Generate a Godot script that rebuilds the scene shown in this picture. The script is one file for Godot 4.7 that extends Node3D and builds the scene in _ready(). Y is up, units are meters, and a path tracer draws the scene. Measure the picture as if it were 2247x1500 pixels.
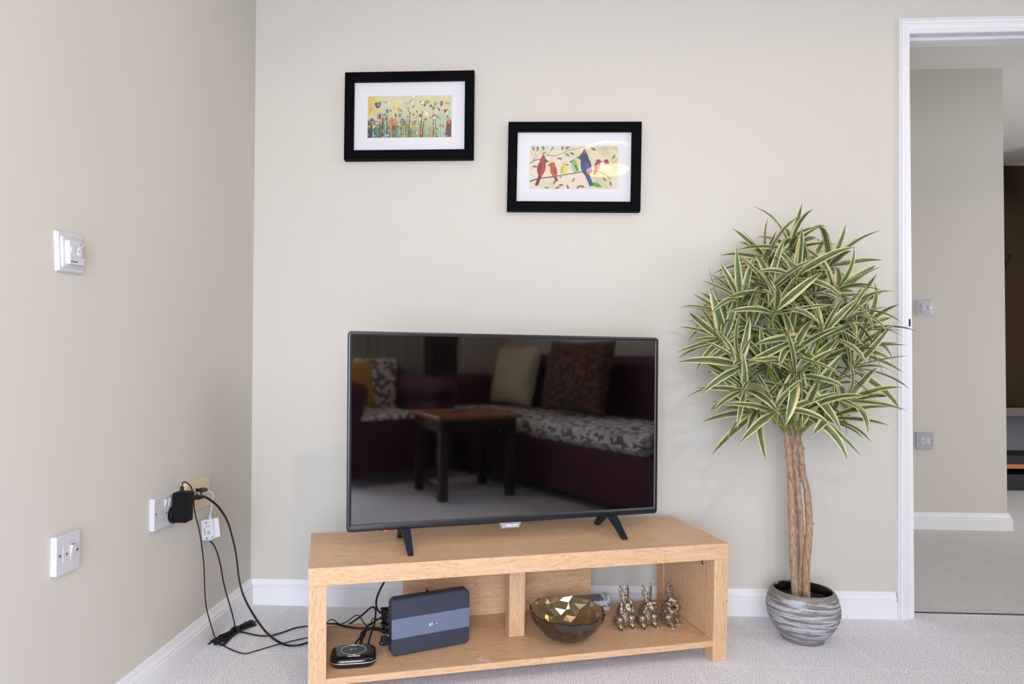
extends Node3D

# ---------------------------------------------------------------- placement
const STAND_AT := Vector3(0.4202, 0.0, 0.6821)      # front left foot of the TV stand
const STAND_YAW := 0.2793
const STAND_TIP := 0.03563                          # its back feet stand on the raised carpet edge
const SHELF := 0.0598
const TOP := 0.334
var sbasis: Basis
var rng := RandomNumberGenerator.new()
var M := {}
var used := {}

func V(x: float, y: float, z: float) -> Vector3:
	return Vector3(x, y, z)

func SL(x: float, y: float, z: float) -> Vector3:
	return STAND_AT + sbasis * Vector3(x, y, z)

# ---------------------------------------------------------------- naming
func numbered(called: String) -> String:
	if not used.has(called):
		used[called] = 0
		return called
	used[called] += 1
	return "%s_%03d" % [called, used[called]]

func tag(o: Node3D, label: String, category: String, group := "") -> Node3D:
	o.set_meta("label", label)
	o.set_meta("category", category)
	if group != "":
		o.set_meta("group", group)
	return o

func thing(called: String, label: String, category: String, at := Vector3.ZERO, b := Basis.IDENTITY, group := "") -> Node3D:
	var o := Node3D.new()
	o.name = numbered(called)
	add_child(o)
	o.transform = Transform3D(b, at)
	tag(o, label, category, group)
	return o

func put(called: String, mesh, mat: Material, parent: Node = null, t := Transform3D.IDENTITY) -> MeshInstance3D:
	var o := MeshInstance3D.new()
	var m: Mesh
	if mesh is SurfaceTool:
		m = (mesh as SurfaceTool).commit()
	else:
		m = mesh
	o.mesh = m
	o.material_override = mat
	o.cast_shadow = GeometryInstance3D.SHADOW_CASTING_SETTING_ON
	if parent == null:
		o.name = numbered(called)
		add_child(o, true)
	else:
		o.name = called
		parent.add_child(o, true)
	o.transform = t
	return o

func struct(called: String, mesh, mat: Material, parent: Node = null, t := Transform3D.IDENTITY) -> MeshInstance3D:
	var o := put(called, mesh, mat, parent, t)
	if parent == null:
		o.set_meta("kind", "structure")
	return o

# ---------------------------------------------------------------- mesh helpers
func mb(smooth := false) -> SurfaceTool:
	var st := SurfaceTool.new()
	st.begin(Mesh.PRIMITIVE_TRIANGLES)
	st.set_smooth_group(0 if smooth else -1)
	return st

func done(st: SurfaceTool) -> ArrayMesh:
	st.generate_normals()
	return st.commit()

# counter-clockwise seen from outside; emitted clockwise for Godot
func tri(st: SurfaceTool, a: Vector3, b: Vector3, c: Vector3, ua := Vector2.ZERO, ub := Vector2.ZERO, uc := Vector2.ZERO) -> void:
	st.set_uv(ua); st.add_vertex(a)
	st.set_uv(uc); st.add_vertex(c)
	st.set_uv(ub); st.add_vertex(b)

func quad(st: SurfaceTool, a: Vector3, b: Vector3, c: Vector3, d: Vector3, ua := Vector2.ZERO, ub := Vector2.ZERO, uc := Vector2.ZERO, ud := Vector2.ZERO) -> void:
	tri(st, a, b, c, ua, ub, uc)
	tri(st, a, c, d, ua, uc, ud)

func face_uv(p: Vector3, n: Vector3, grain: int, off: Vector2) -> Vector2:
	var ax := 0 if absf(n.x) > 0.7 else (1 if absf(n.y) > 0.7 else 2)
	var u: float
	var v: float
	if ax != grain:
		u = p[grain]
		v = p[3 - grain - ax]
	else:
		u = p[(ax + 1) % 3]
		v = p[(ax + 2) % 3]
	return Vector2(u, v) + off

func convex(st: SurfaceTool, pts: Array, c: Vector3, t: Transform3D, grain: int, off: Vector2) -> void:
	var n: Vector3 = (pts[1] - pts[0]).cross(pts[2] - pts[0])
	var m := Vector3.ZERO
	for p in pts:
		m += p
	m /= pts.size()
	if n.dot(m - c) < 0.0:
		pts.reverse()
		n = -n
	n = n.normalized()
	for i in range(1, pts.size() - 1):
		tri(st, t * pts[0], t * pts[i], t * pts[i + 1], face_uv(pts[0], n, grain, off), face_uv(pts[i], n, grain, off), face_uv(pts[i + 1], n, grain, off))

# box with chamfered edges, lo..hi in its own axes, then moved by t
func bx(st: SurfaceTool, lo: Vector3, hi: Vector3, ch := 0.0, t := Transform3D.IDENTITY, grain := 0, off := Vector2.ZERO) -> void:
	var c := (lo + hi) / 2.0
	var P := func(sx: int, sy: int, sz: int, ax: int) -> Vector3:
		var s := [sx, sy, sz]
		var r := Vector3()
		for k in 3:
			var e: float = hi[k] if s[k] > 0 else lo[k]
			if k != ax:
				e -= s[k] * ch
			r[k] = e
		return r
	var sg := [-1, 1]
	for s in sg:
		convex(st, [P.call(s, -1, -1, 0), P.call(s, 1, -1, 0), P.call(s, 1, 1, 0), P.call(s, -1, 1, 0)], c, t, grain, off)
		convex(st, [P.call(-1, s, -1, 1), P.call(1, s, -1, 1), P.call(1, s, 1, 1), P.call(-1, s, 1, 1)], c, t, grain, off)
		convex(st, [P.call(-1, -1, s, 2), P.call(1, -1, s, 2), P.call(1, 1, s, 2), P.call(-1, 1, s, 2)], c, t, grain, off)
	if ch <= 0.0:
		return
	for s in sg:
		for r in sg:
			convex(st, [P.call(s, r, -1, 0), P.call(s, r, 1, 0), P.call(s, r, 1, 1), P.call(s, r, -1, 1)], c, t, grain, off)
			convex(st, [P.call(s, -1, r, 0), P.call(s, 1, r, 0), P.call(s, 1, r, 2), P.call(s, -1, r, 2)], c, t, grain, off)
			convex(st, [P.call(-1, s, r, 1), P.call(1, s, r, 1), P.call(1, s, r, 2), P.call(-1, s, r, 2)], c, t, grain, off)
			for q in sg:
				convex(st, [P.call(s, r, q, 0), P.call(s, r, q, 1), P.call(s, r, q, 2)], c, t, grain, off)

func box_mesh(lo: Vector3, hi: Vector3, ch := 0.0, grain := 0, off := Vector2.ZERO) -> ArrayMesh:
	var st := mb()
	bx(st, lo, hi, ch, Transform3D.IDENTITY, grain, off)
	return done(st)

# tube along points; radius a float or an array
func tube(st: SurfaceTool, pts: Array, radius, sides := 10, cap := true, t := Transform3D.IDENTITY) -> void:
	var n := pts.size()
	var up := Vector3.UP
	var d0: Vector3 = (pts[1] - pts[0]).normalized()
	if absf(d0.dot(up)) > 0.9:
		up = Vector3.RIGHT
	var x := d0.cross(up).normalized()
	var rings := []
	var run := 0.0
	for i in n:
		var d: Vector3
		if i == 0:
			d = pts[1] - pts[0]
		elif i == n - 1:
			d = pts[n - 1] - pts[n - 2]
		else:
			d = (pts[i + 1] - pts[i]).normalized() + (pts[i] - pts[i - 1]).normalized()
		d = d.normalized()
		x = (x - d * x.dot(d)).normalized()
		var y := d.cross(x)
		var r: float = radius[i] if radius is Array else radius
		if i > 0:
			run += pts[i].distance_to(pts[i - 1])
		var ring := []
		for k in sides:
			var a := TAU * k / sides
			ring.append(pts[i] + (x * cos(a) + y * sin(a)) * r)
		rings.append([ring, run])
	for i in n - 1:
		for k in sides:
			var k2 := (k + 1) % sides
			var u0 := float(k) / sides
			var u1 := float(k + 1) / sides
			quad(st, t * rings[i][0][k], t * rings[i][0][k2], t * rings[i + 1][0][k2], t * rings[i + 1][0][k], Vector2(u0, rings[i][1]), Vector2(u1, rings[i][1]), Vector2(u1, rings[i + 1][1]), Vector2(u0, rings[i + 1][1]))
	if cap:
		for k in range(1, sides - 1):
			tri(st, t * rings[0][0][0], t * rings[0][0][k + 1], t * rings[0][0][k])
			tri(st, t * rings[n - 1][0][0], t * rings[n - 1][0][k], t * rings[n - 1][0][k + 1])

# points of a smooth curve through the given ones
func spline(pts: Array, per := 6) -> Array:
	var out := []
	for i in pts.size() - 1:
		var p0: Vector3 = pts[maxi(i - 1, 0)]
		var p1: Vector3 = pts[i]
		var p2: Vector3 = pts[i + 1]
		var p3: Vector3 = pts[mini(i + 2, pts.size() - 1)]
		for k in per:
			var s := float(k) / per
			out.append(0.5 * ((2.0 * p1) + (p2 - p0) * s + (2.0 * p0 - 5.0 * p1 + 4.0 * p2 - p3) * s * s + (3.0 * p1 - p0 - 3.0 * p2 + p3) * s * s * s))
	out.append(pts[pts.size() - 1])
	return out

func cord(pts: Array, r: float, per := 6, sides := 8) -> ArrayMesh:
	var st := mb(true)
	tube(st, spline(pts, per), r, sides)
	return done(st)

# profile points (radius, height) from bottom to top outside
func lathe(st: SurfaceTool, prof: Array, segs := 32, t := Transform3D.IDENTITY, wob = null) -> void:
	for i in prof.size() - 1:
		for k in segs:
			var a0 := TAU * k / segs
			var a1 := TAU * (k + 1) / segs
			var q := []
			for e in [[i, a0], [i, a1], [i + 1, a1], [i + 1, a0]]:
				var pr: Vector2 = prof[e[0]]
				var rr := pr.x
				var hh := pr.y
				if wob != null:
					var w: Vector2 = wob.call(e[0], fposmod(e[1], TAU))
					rr += w.x
					hh += w.y
				q.append(t * Vector3(rr * cos(e[1]), hh, -rr * sin(e[1])))
			var u0 := float(k) / segs
			var u1 := float(k + 1) / segs
			var v0 := float(i) / (prof.size() - 1)
			var v1 := float(i + 1) / (prof.size() - 1)
			if q[0].distance_to(q[1]) > 1e-7:
				tri(st, q[0], q[1], q[2], Vector2(u0, v0), Vector2(u1, v0), Vector2(u1, v1))
			if q[2].distance_to(q[3]) > 1e-7:
				tri(st, q[0], q[2], q[3], Vector2(u0, v0), Vector2(u1, v1), Vector2(u0, v1))

# outline (counter-clockwise, in x and y) pushed out along z from z0 to z1, front edge bevelled
func prism(st: SurfaceTool, poly: Array, z0: float, z1: float, bev := 0.0, t := Transform3D.IDENTITY, back := true) -> void:
	var n := poly.size()
	var inner := []
	for i in n:
		var a: Vector2 = poly[(i + n - 1) % n]
		var b: Vector2 = poly[i]
		var c: Vector2 = poly[(i + 1) % n]
		var n0 := Vector2(-(b - a).y, (b - a).x).normalized()
		var n1 := Vector2(-(c - b).y, (c - b).x).normalized()
		var m := (n0 + n1).normalized()
		inner.append(b + m * bev / maxf(0.4, m.dot(n0)))
	var idx := Geometry2D.triangulate_polygon(PackedVector2Array(inner))
	for k in range(0, idx.size(), 3):
		var A: Vector2 = inner[idx[k]]
		var B: Vector2 = inner[idx[k + 1]]
		var C: Vector2 = inner[idx[k + 2]]
		if (B - A).cross(C - A) < 0.0:
			var s := B
			B = C
			C = s
		tri(st, t * V(A.x, A.y, z1), t * V(B.x, B.y, z1), t * V(C.x, C.y, z1), A, B, C)
		if back:
			tri(st, t * V(A.x, A.y, z0), t * V(C.x, C.y, z0), t * V(B.x, B.y, z0), A, C, B)
	for i in n:
		var j := (i + 1) % n
		var a2: Vector2 = poly[i]
		var b2: Vector2 = poly[j]
		quad(st, t * V(a2.x, a2.y, z0), t * V(b2.x, b2.y, z0), t * V(b2.x, b2.y, z1 - bev), t * V(a2.x, a2.y, z1 - bev), a2, b2, b2, a2)
		if bev > 0.0:
			var ai: Vector2 = inner[i]
			var bi: Vector2 = inner[j]
			quad(st, t * V(a2.x, a2.y, z1 - bev), t * V(b2.x, b2.y, z1 - bev), t * V(bi.x, bi.y, z1), t * V(ai.x, ai.y, z1), a2, b2, bi, ai)

func rrect(w: float, h: float, r: float, seg := 5) -> Array:
	var out := []
	for c in [[1, 1, 0.0], [-1, 1, PI / 2], [-1, -1, PI], [1, -1, PI * 1.5]]:
		for k in seg + 1:
			var a: float = c[2] + PI / 2 * k / seg
			out.append(Vector2(c[0] * (w / 2 - r) + cos(a) * r, c[1] * (h / 2 - r) + sin(a) * r))
	return out

func plate_mesh(w: float, h: float, r: float, z0: float, z1: float, bev: float, smooth := false) -> ArrayMesh:
	var st := mb(smooth)
	prism(st, rrect(w, h, r), z0, z1, bev)
	return done(st)

# moulding swept round a rectangle in x and y; profile of (distance inward from the outer edge, height)
func rect_sweep(st: SurfaceTool, w: float, h: float, prof: Array) -> void:
	var cs := [Vector2(-1, -1), Vector2(1, -1), Vector2(1, 1), Vector2(-1, 1)]
	for s in 4:
		var c0: Vector2 = cs[s]
		var c1: Vector2 = cs[(s + 1) % 4]
		for i in prof.size() - 1:
			var p: Vector2 = prof[i]
			var q: Vector2 = prof[i + 1]
			quad(st, V(c0.x * (w / 2 - p.x), c0.y * (h / 2 - p.x), p.y), V(c1.x * (w / 2 - p.x), c1.y * (h / 2 - p.x), p.y), V(c1.x * (w / 2 - q.x), c1.y * (h / 2 - q.x), q.y), V(c0.x * (w / 2 - q.x), c0.y * (h / 2 - q.x), q.y))

# skirting: profile (out, up) swept from a to b, outward direction o at both ends, mitre shift per metre of profile
func skirting(st: SurfaceTool, a: Vector3, b: Vector3, o: Vector3, ma := 0.0, mc := 0.0) -> void:
	var prof := [Vector2(0.0, 0.0885), Vector2(0.0045, 0.0885), Vector2(0.0068, 0.0868), Vector2(0.0076, 0.0835), Vector2(0.0085, 0.078), Vector2(0.0105, 0.0725), Vector2(0.0135, 0.0685), Vector2(0.0148, 0.0660), Vector2(0.0125, 0.0625), Vector2(0.0125, 0.0605), Vector2(0.0162, 0.0590), Vector2(0.0172, 0.0570), Vector2(0.0172, 0.0)]
	var d := (b - a).normalized()
	for i in prof.size() - 1:
		var p: Vector2 = prof[i]
		var q: Vector2 = prof[i + 1]
		var A := a + o * p.x + V(0, p.y, 0) + d * p.x * ma
		var B := b + o * p.x + V(0, p.y, 0) + d * p.x * mc
		var C := b + o * q.x + V(0, q.y, 0) + d * q.x * mc
		var D := a + o * q.x + V(0, q.y, 0) + d * q.x * ma
		var nn := (B - A).cross(D - A)
		if nn.dot(o + V(0, 0.3, 0)) < 0.0:
			quad(st, A, D, C, B)
		else:
			quad(st, A, B, C, D)
	for e in [a, b]:
		var mm: float = ma if e == a else mc
		var fan := []
		for p in prof:
			fan.append(e + o * p.x + V(0, p.y, 0) + d * p.x * mm)
		fan.append(e)
		for i in range(0, fan.size() - 2):
			tri(st, fan[fan.size() - 1], fan[i], fan[i + 1])

# surface through a field of tapered capsules joined smoothly (surface nets)
func blob(bones: Array, cell: float, k: float) -> ArrayMesh:
	var lo := V(1e9, 1e9, 1e9)
	var hi := -lo
	for b in bones:
		var r: float = maxf(b[2], b[3])
		for e in [b[0], b[1]]:
			lo = lo.min(e - V(r, r, r))
			hi = hi.max(e + V(r, r, r))
	lo -= Vector3.ONE * cell * 3.0
	hi += Vector3.ONE * cell * 3.0
	var nx := int(ceil((hi.x - lo.x) / cell)) + 1
	var ny := int(ceil((hi.y - lo.y) / cell)) + 1
	var nz := int(ceil((hi.z - lo.z) / cell)) + 1
	var f := PackedFloat32Array()
	f.resize(nx * ny * nz)
	f.fill(1.0)
	for b in bones:
		var a: Vector3 = b[0]
		var ab: Vector3 = b[1] - b[0]
		var l2 := maxf(ab.length_squared(), 1e-10)
		var ra: float = b[2]
		var rb: float = b[3]
		var kk: float = b[4] if b.size() > 4 else k
		var m := maxf(ra, rb) + kk + cell * 2.0
		var p0: Vector3 = (a.min(b[1]) - Vector3.ONE * m - lo) / cell
		var p1: Vector3 = (a.max(b[1]) + Vector3.ONE * m - lo) / cell
		for z in range(maxi(0, int(p0.z)), mini(nz, int(p1.z) + 2)):
			for y in range(maxi(0, int(p0.y)), mini(ny, int(p1.y) + 2)):
				var base := (z * ny + y) * nx
				for x in range(maxi(0, int(p0.x)), mini(nx, int(p1.x) + 2)):
					var p := lo + Vector3(x, y, z) * cell
					var h := clampf((p - a).dot(ab) / l2, 0.0, 1.0)
					var d := (p - a - ab * h).length() - lerpf(ra, rb, h)
					var o := f[base + x]
					if o - d > kk:
						f[base + x] = d
					elif d - o < kk:
						var s := 0.5 + 0.5 * (o - d) / kk
						f[base + x] = lerpf(o, d, s) - kk * s * (1.0 - s)
	var id := {}
	var verts := PackedVector3Array()
	var off := [0, 1, nx, nx + 1, nx * ny, nx * ny + 1, nx * ny + nx, nx * ny + nx + 1]
	var ofp := [V(0, 0, 0), V(1, 0, 0), V(0, 1, 0), V(1, 1, 0), V(0, 0, 1), V(1, 0, 1), V(0, 1, 1), V(1, 1, 1)]
	var edges := [[0, 1], [2, 3], [4, 5], [6, 7], [0, 2], [1, 3], [4, 6], [5, 7], [0, 4], [1, 5], [2, 6], [3, 7]]
	for z in nz - 1:
		for y in ny - 1:
			for x in nx - 1:
				var c0 := (z * ny + y) * nx + x
				var neg := 0
				for c in 8:
					if f[c0 + off[c]] < 0.0:
						neg += 1
				if neg == 0 or neg == 8:
					continue
				var s := Vector3.ZERO
				var n := 0
				for e in edges:
					var v0 := f[c0 + off[e[0]]]
					var v1 := f[c0 + off[e[1]]]
					if (v0 < 0.0) != (v1 < 0.0):
						s += (ofp[e[0]] as Vector3).lerp(ofp[e[1]], v0 / (v0 - v1))
						n += 1
				id[c0] = verts.size()
				verts.append(lo + (Vector3(x, y, z) + s / n) * cell)
	var ix := PackedInt32Array()
	var st3 := [1, nx, nx * ny]
	for z in range(1, nz - 1):
		for y in range(1, ny - 1):
			for x in range(1, nx - 1):
				var c0 := (z * ny + y) * nx + x
				var a0 := f[c0] < 0.0
				for ax in 3:
					if a0 != (f[c0 + st3[ax]] < 0.0):
						var u: int = st3[(ax + 1) % 3]
						var w: int = st3[(ax + 2) % 3]
						var q := [id[c0 - u - w], id[c0 - w], id[c0], id[c0 - u]]
						# solid inside first: outward along +axis; clockwise for Godot
						if a0:
							ix.append_array([q[0], q[2], q[1], q[0], q[3], q[2]])
						else:
							ix.append_array([q[0], q[1], q[2], q[0], q[2], q[3]])
	var st := SurfaceTool.new()
	st.begin(Mesh.PRIMITIVE_TRIANGLES)
	st.set_smooth_group(0)
	for v in verts:
		st.add_vertex(v)
	for i in ix:
		st.add_index(i)
	st.generate_normals()
	return st.commit()

func lettering(s: String, height: float, depth := 0.0006, serif := false, bold := true) -> TextMesh:
	var tm := TextMesh.new()
	var f := SystemFont.new()
	f.font_names = PackedStringArray(["Droid Serif" if serif else "Droid Sans"])
	f.font_weight = 700 if bold else 400
	tm.font = f
	tm.text = s
	tm.font_size = 32
	tm.pixel_size = height / 23.0
	tm.depth = depth
	tm.curve_step = 1.0
	return tm

# ---------------------------------------------------------------- materials
func mat(c: Color, rough := 0.6, metal := 0.0, spec := 0.5) -> StandardMaterial3D:
	var m := StandardMaterial3D.new()
	m.albedo_color = c
	m.roughness = rough
	m.metallic = metal
	m.metallic_specular = spec
	return m

func c8(r: float, g: float, b: float) -> Color:
	return Color(r / 255.0, g / 255.0, b / 255.0)

func noise(freq: float, sd: int, oct := 3, kind := FastNoiseLite.TYPE_SIMPLEX_SMOOTH) -> FastNoiseLite:
	var n := FastNoiseLite.new()
	n.noise_type = kind
	n.seed = sd
	n.frequency = freq
	n.fractal_octaves = oct
	if oct <= 1:
		n.fractal_type = FastNoiseLite.FRACTAL_NONE
	return n

func ntex(freq: float, sd: int, size: int, ramp: Array, oct := 3) -> NoiseTexture2D:
	var t := NoiseTexture2D.new()
	t.width = size
	t.height = size
	t.seamless = true
	t.noise = noise(freq, sd, oct)
	if ramp.size():
		var g := Gradient.new()
		g.offsets = PackedFloat32Array(ramp.map(func(e): return e[0]))
		g.colors = PackedColorArray(ramp.map(func(e): return e[1]))
		t.color_ramp = g
	return t

func oak_image() -> Image:
	var w := 1024
	var h := 256
	var im := Image.create(w, h, false, Image.FORMAT_RGB8)
	var n1 := noise(1.0, 11, 3)
	var n2 := noise(1.0, 12, 2)
	var n3 := noise(1.0, 13, 1)
	for y in h:
		for x in w:
			# wraps along the grain
			var fx := float(x)
			var bl := clampf((fx - 824.0) / 200.0, 0.0, 1.0)
			var a := lerpf(n1.get_noise_2d(fx * 0.0035, y * 0.05), n1.get_noise_2d((fx - 1024.0) * 0.0035, y * 0.05), bl)
			var b := lerpf(n2.get_noise_2d(fx * 0.012, y * 0.33), n2.get_noise_2d((fx - 1024.0) * 0.012, y * 0.33), bl)
			var p := lerpf(n3.get_noise_2d(fx * 0.014, y * 0.72 + a * 5.0), n3.get_noise_2d((fx - 1024.0) * 0.014, y * 0.72 + a * 5.0), bl)
			var v := 0.5 + a * 0.4 + b * 0.32
			var c := Color(0.790, 0.630, 0.475).lerp(Color(0.880, 0.745, 0.600), clampf(v, 0.0, 1.0))
			var pore := smoothstep(0.30, 0.75, p)
			c = c.lerp(Color(0.62, 0.44, 0.30), pore * 0.55)
			im.set_pixel(x, y, c)
	return im

func carpet_mat(tint: Color) -> StandardMaterial3D:
	var m := mat(tint, 0.95, 0.0, 0.15)
	m.albedo_texture = M.carpet_a
	m.uv1_triplanar = true
	m.uv1_world_triplanar = true
	m.uv1_scale = Vector3.ONE * 3.9
	m.heightmap_enabled = true
	m.heightmap_texture = M.carpet_h
	m.heightmap_scale = 0.18
	return m

func fur_mat() -> StandardMaterial3D:
	var m := mat(Color.WHITE, 0.42, 0.8, 0.5)
	m.albedo_texture = ntex(0.022, 71, 256, [[0.2, c8(58, 48, 42)], [0.36, c8(98, 84, 72)], [0.5, c8(148, 132, 112)], [0.68, c8(204, 190, 166)], [1.0, c8(236, 226, 206)]], 5)
	m.uv1_triplanar = true
	m.uv1_scale = V(52, 16, 52)
	m.heightmap_enabled = true
	m.heightmap_texture = ntex(0.06, 72, 256, [], 3)
	m.heightmap_scale = 0.05
	return m

# ---------------------------------------------------------------- painting on images
class Canvas:
	var im: Image
	var w: int
	var h: int
	func _init(ww: int, hh: int) -> void:
		w = ww
		h = hh
		im = Image.create(w, h, false, Image.FORMAT_RGB8)
	func blend(x: int, y: int, c: Color, a: float) -> void:
		if a > 0.0 and x >= 0 and y >= 0 and x < w and y < h:
			im.set_pixel(x, y, im.get_pixel(x, y).lerp(c, minf(a, 1.0)))
	# all in units of the picture: x 0..1, y 0..h/w
	func ell(cx: float, cy: float, rx: float, ry: float, rot: float, c: Color, hole := 0.0, alpha := 1.0) -> void:
		var R := maxf(rx, ry) * w + 2.0
		for y in range(int(cy * w - R), int(cy * w + R) + 1):
			for x in range(int(cx * w - R), int(cx * w + R) + 1):
				var p := Vector2((x + 0.5) / w - cx, (y + 0.5) / w - cy).rotated(-rot)
				var d := Vector2(p.x / rx, p.y / ry).length()
				var s := minf(rx, ry) * w
				var a := clampf((1.0 - d) * s + 0.5, 0.0, 1.0)
				if hole > 0.0:
					a *= clampf((d - hole) * s + 0.5, 0.0, 1.0)
				blend(x, y, c, a * alpha)
	func leaf(cx: float, cy: float, l: float, wd: float, rot: float, c: Color, line := Color(0, 0, 0, 0)) -> void:
		var R := l * w + 2.0
		for y in range(int(cy * w - R), int(cy * w + R) + 1):
			for x in range(int(cx * w - R), int(cx * w + R) + 1):
				var p := Vector2((x + 0.5) / w - cx, (y + 0.5) / w - cy).rotated(-rot)
				var u := p.x / l
				if absf(u) > 1.0:
					continue
				var hw := wd * (1.0 - u * u)
				var a := clampf((hw - absf(p.y)) * w + 0.5, 0.0, 1.0)
				blend(x, y, c, a * c.a)
				if line.a > 0.0:
					blend(x, y, line, clampf(0.9 - absf(hw - absf(p.y)) * w * 0.8, 0.0, 1.0) * line.a)
					blend(x, y, line, clampf(0.7 - absf(p.y) * w, 0.0, 1.0) * 0.6 * line.a)
	func stroke(pts: Array, wd0: float, wd1: float, c: Color, alpha := 1.0) -> void:
		for i in pts.size() - 1:
			var a: Vector2 = pts[i] * w
			var b: Vector2 = pts[i + 1] * w
			var t0 := float(i) / (pts.size() - 1)
			var t1 := float(i + 1) / (pts.size() - 1)
			var r0 := lerpf(wd0, wd1, t0) * w / 2
			var r1 := lerpf(wd0, wd1, t1) * w / 2
			var R := maxf(r0, r1) + 1.5
			for y in range(int(minf(a.y, b.y) - R), int(maxf(a.y, b.y) + R) + 1):
				for x in range(int(minf(a.x, b.x) - R), int(maxf(a.x, b.x) + R) + 1):
					var p := Vector2(x + 0.5, y + 0.5)
					var s := clampf((p - a).dot(b - a) / maxf((b - a).length_squared(), 0.001), 0.0, 1.0)
					var d := (p - a.lerp(b, s)).length()
					blend(x, y, c, clampf(lerpf(r0, r1, s) - d + 0.5, 0.0, 1.0) * alpha)
	func poly(pts: Array, c: Color, alpha := 1.0) -> void:
		var q := PackedVector2Array()
		var lo := Vector2(1e9, 1e9)
		var hi := -lo
		for p in pts:
			q.append(p * w)
			lo = lo.min(p * w)
			hi = hi.max(p * w)
		for y in range(int(lo.y), int(hi.y) + 1):
			for x in range(int(lo.x), int(hi.x) + 1):
				var n := 0
				for s in [Vector2(0.25, 0.25), Vector2(0.75, 0.25), Vector2(0.25, 0.75), Vector2(0.75, 0.75)]:
					if Geometry2D.is_point_in_polygon(Vector2(x, y) + s, q):
						n += 1
				if n:
					blend(x, y, c, alpha * n / 4.0)
	func tex() -> ImageTexture:
		return ImageTexture.create_from_image(im)

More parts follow.
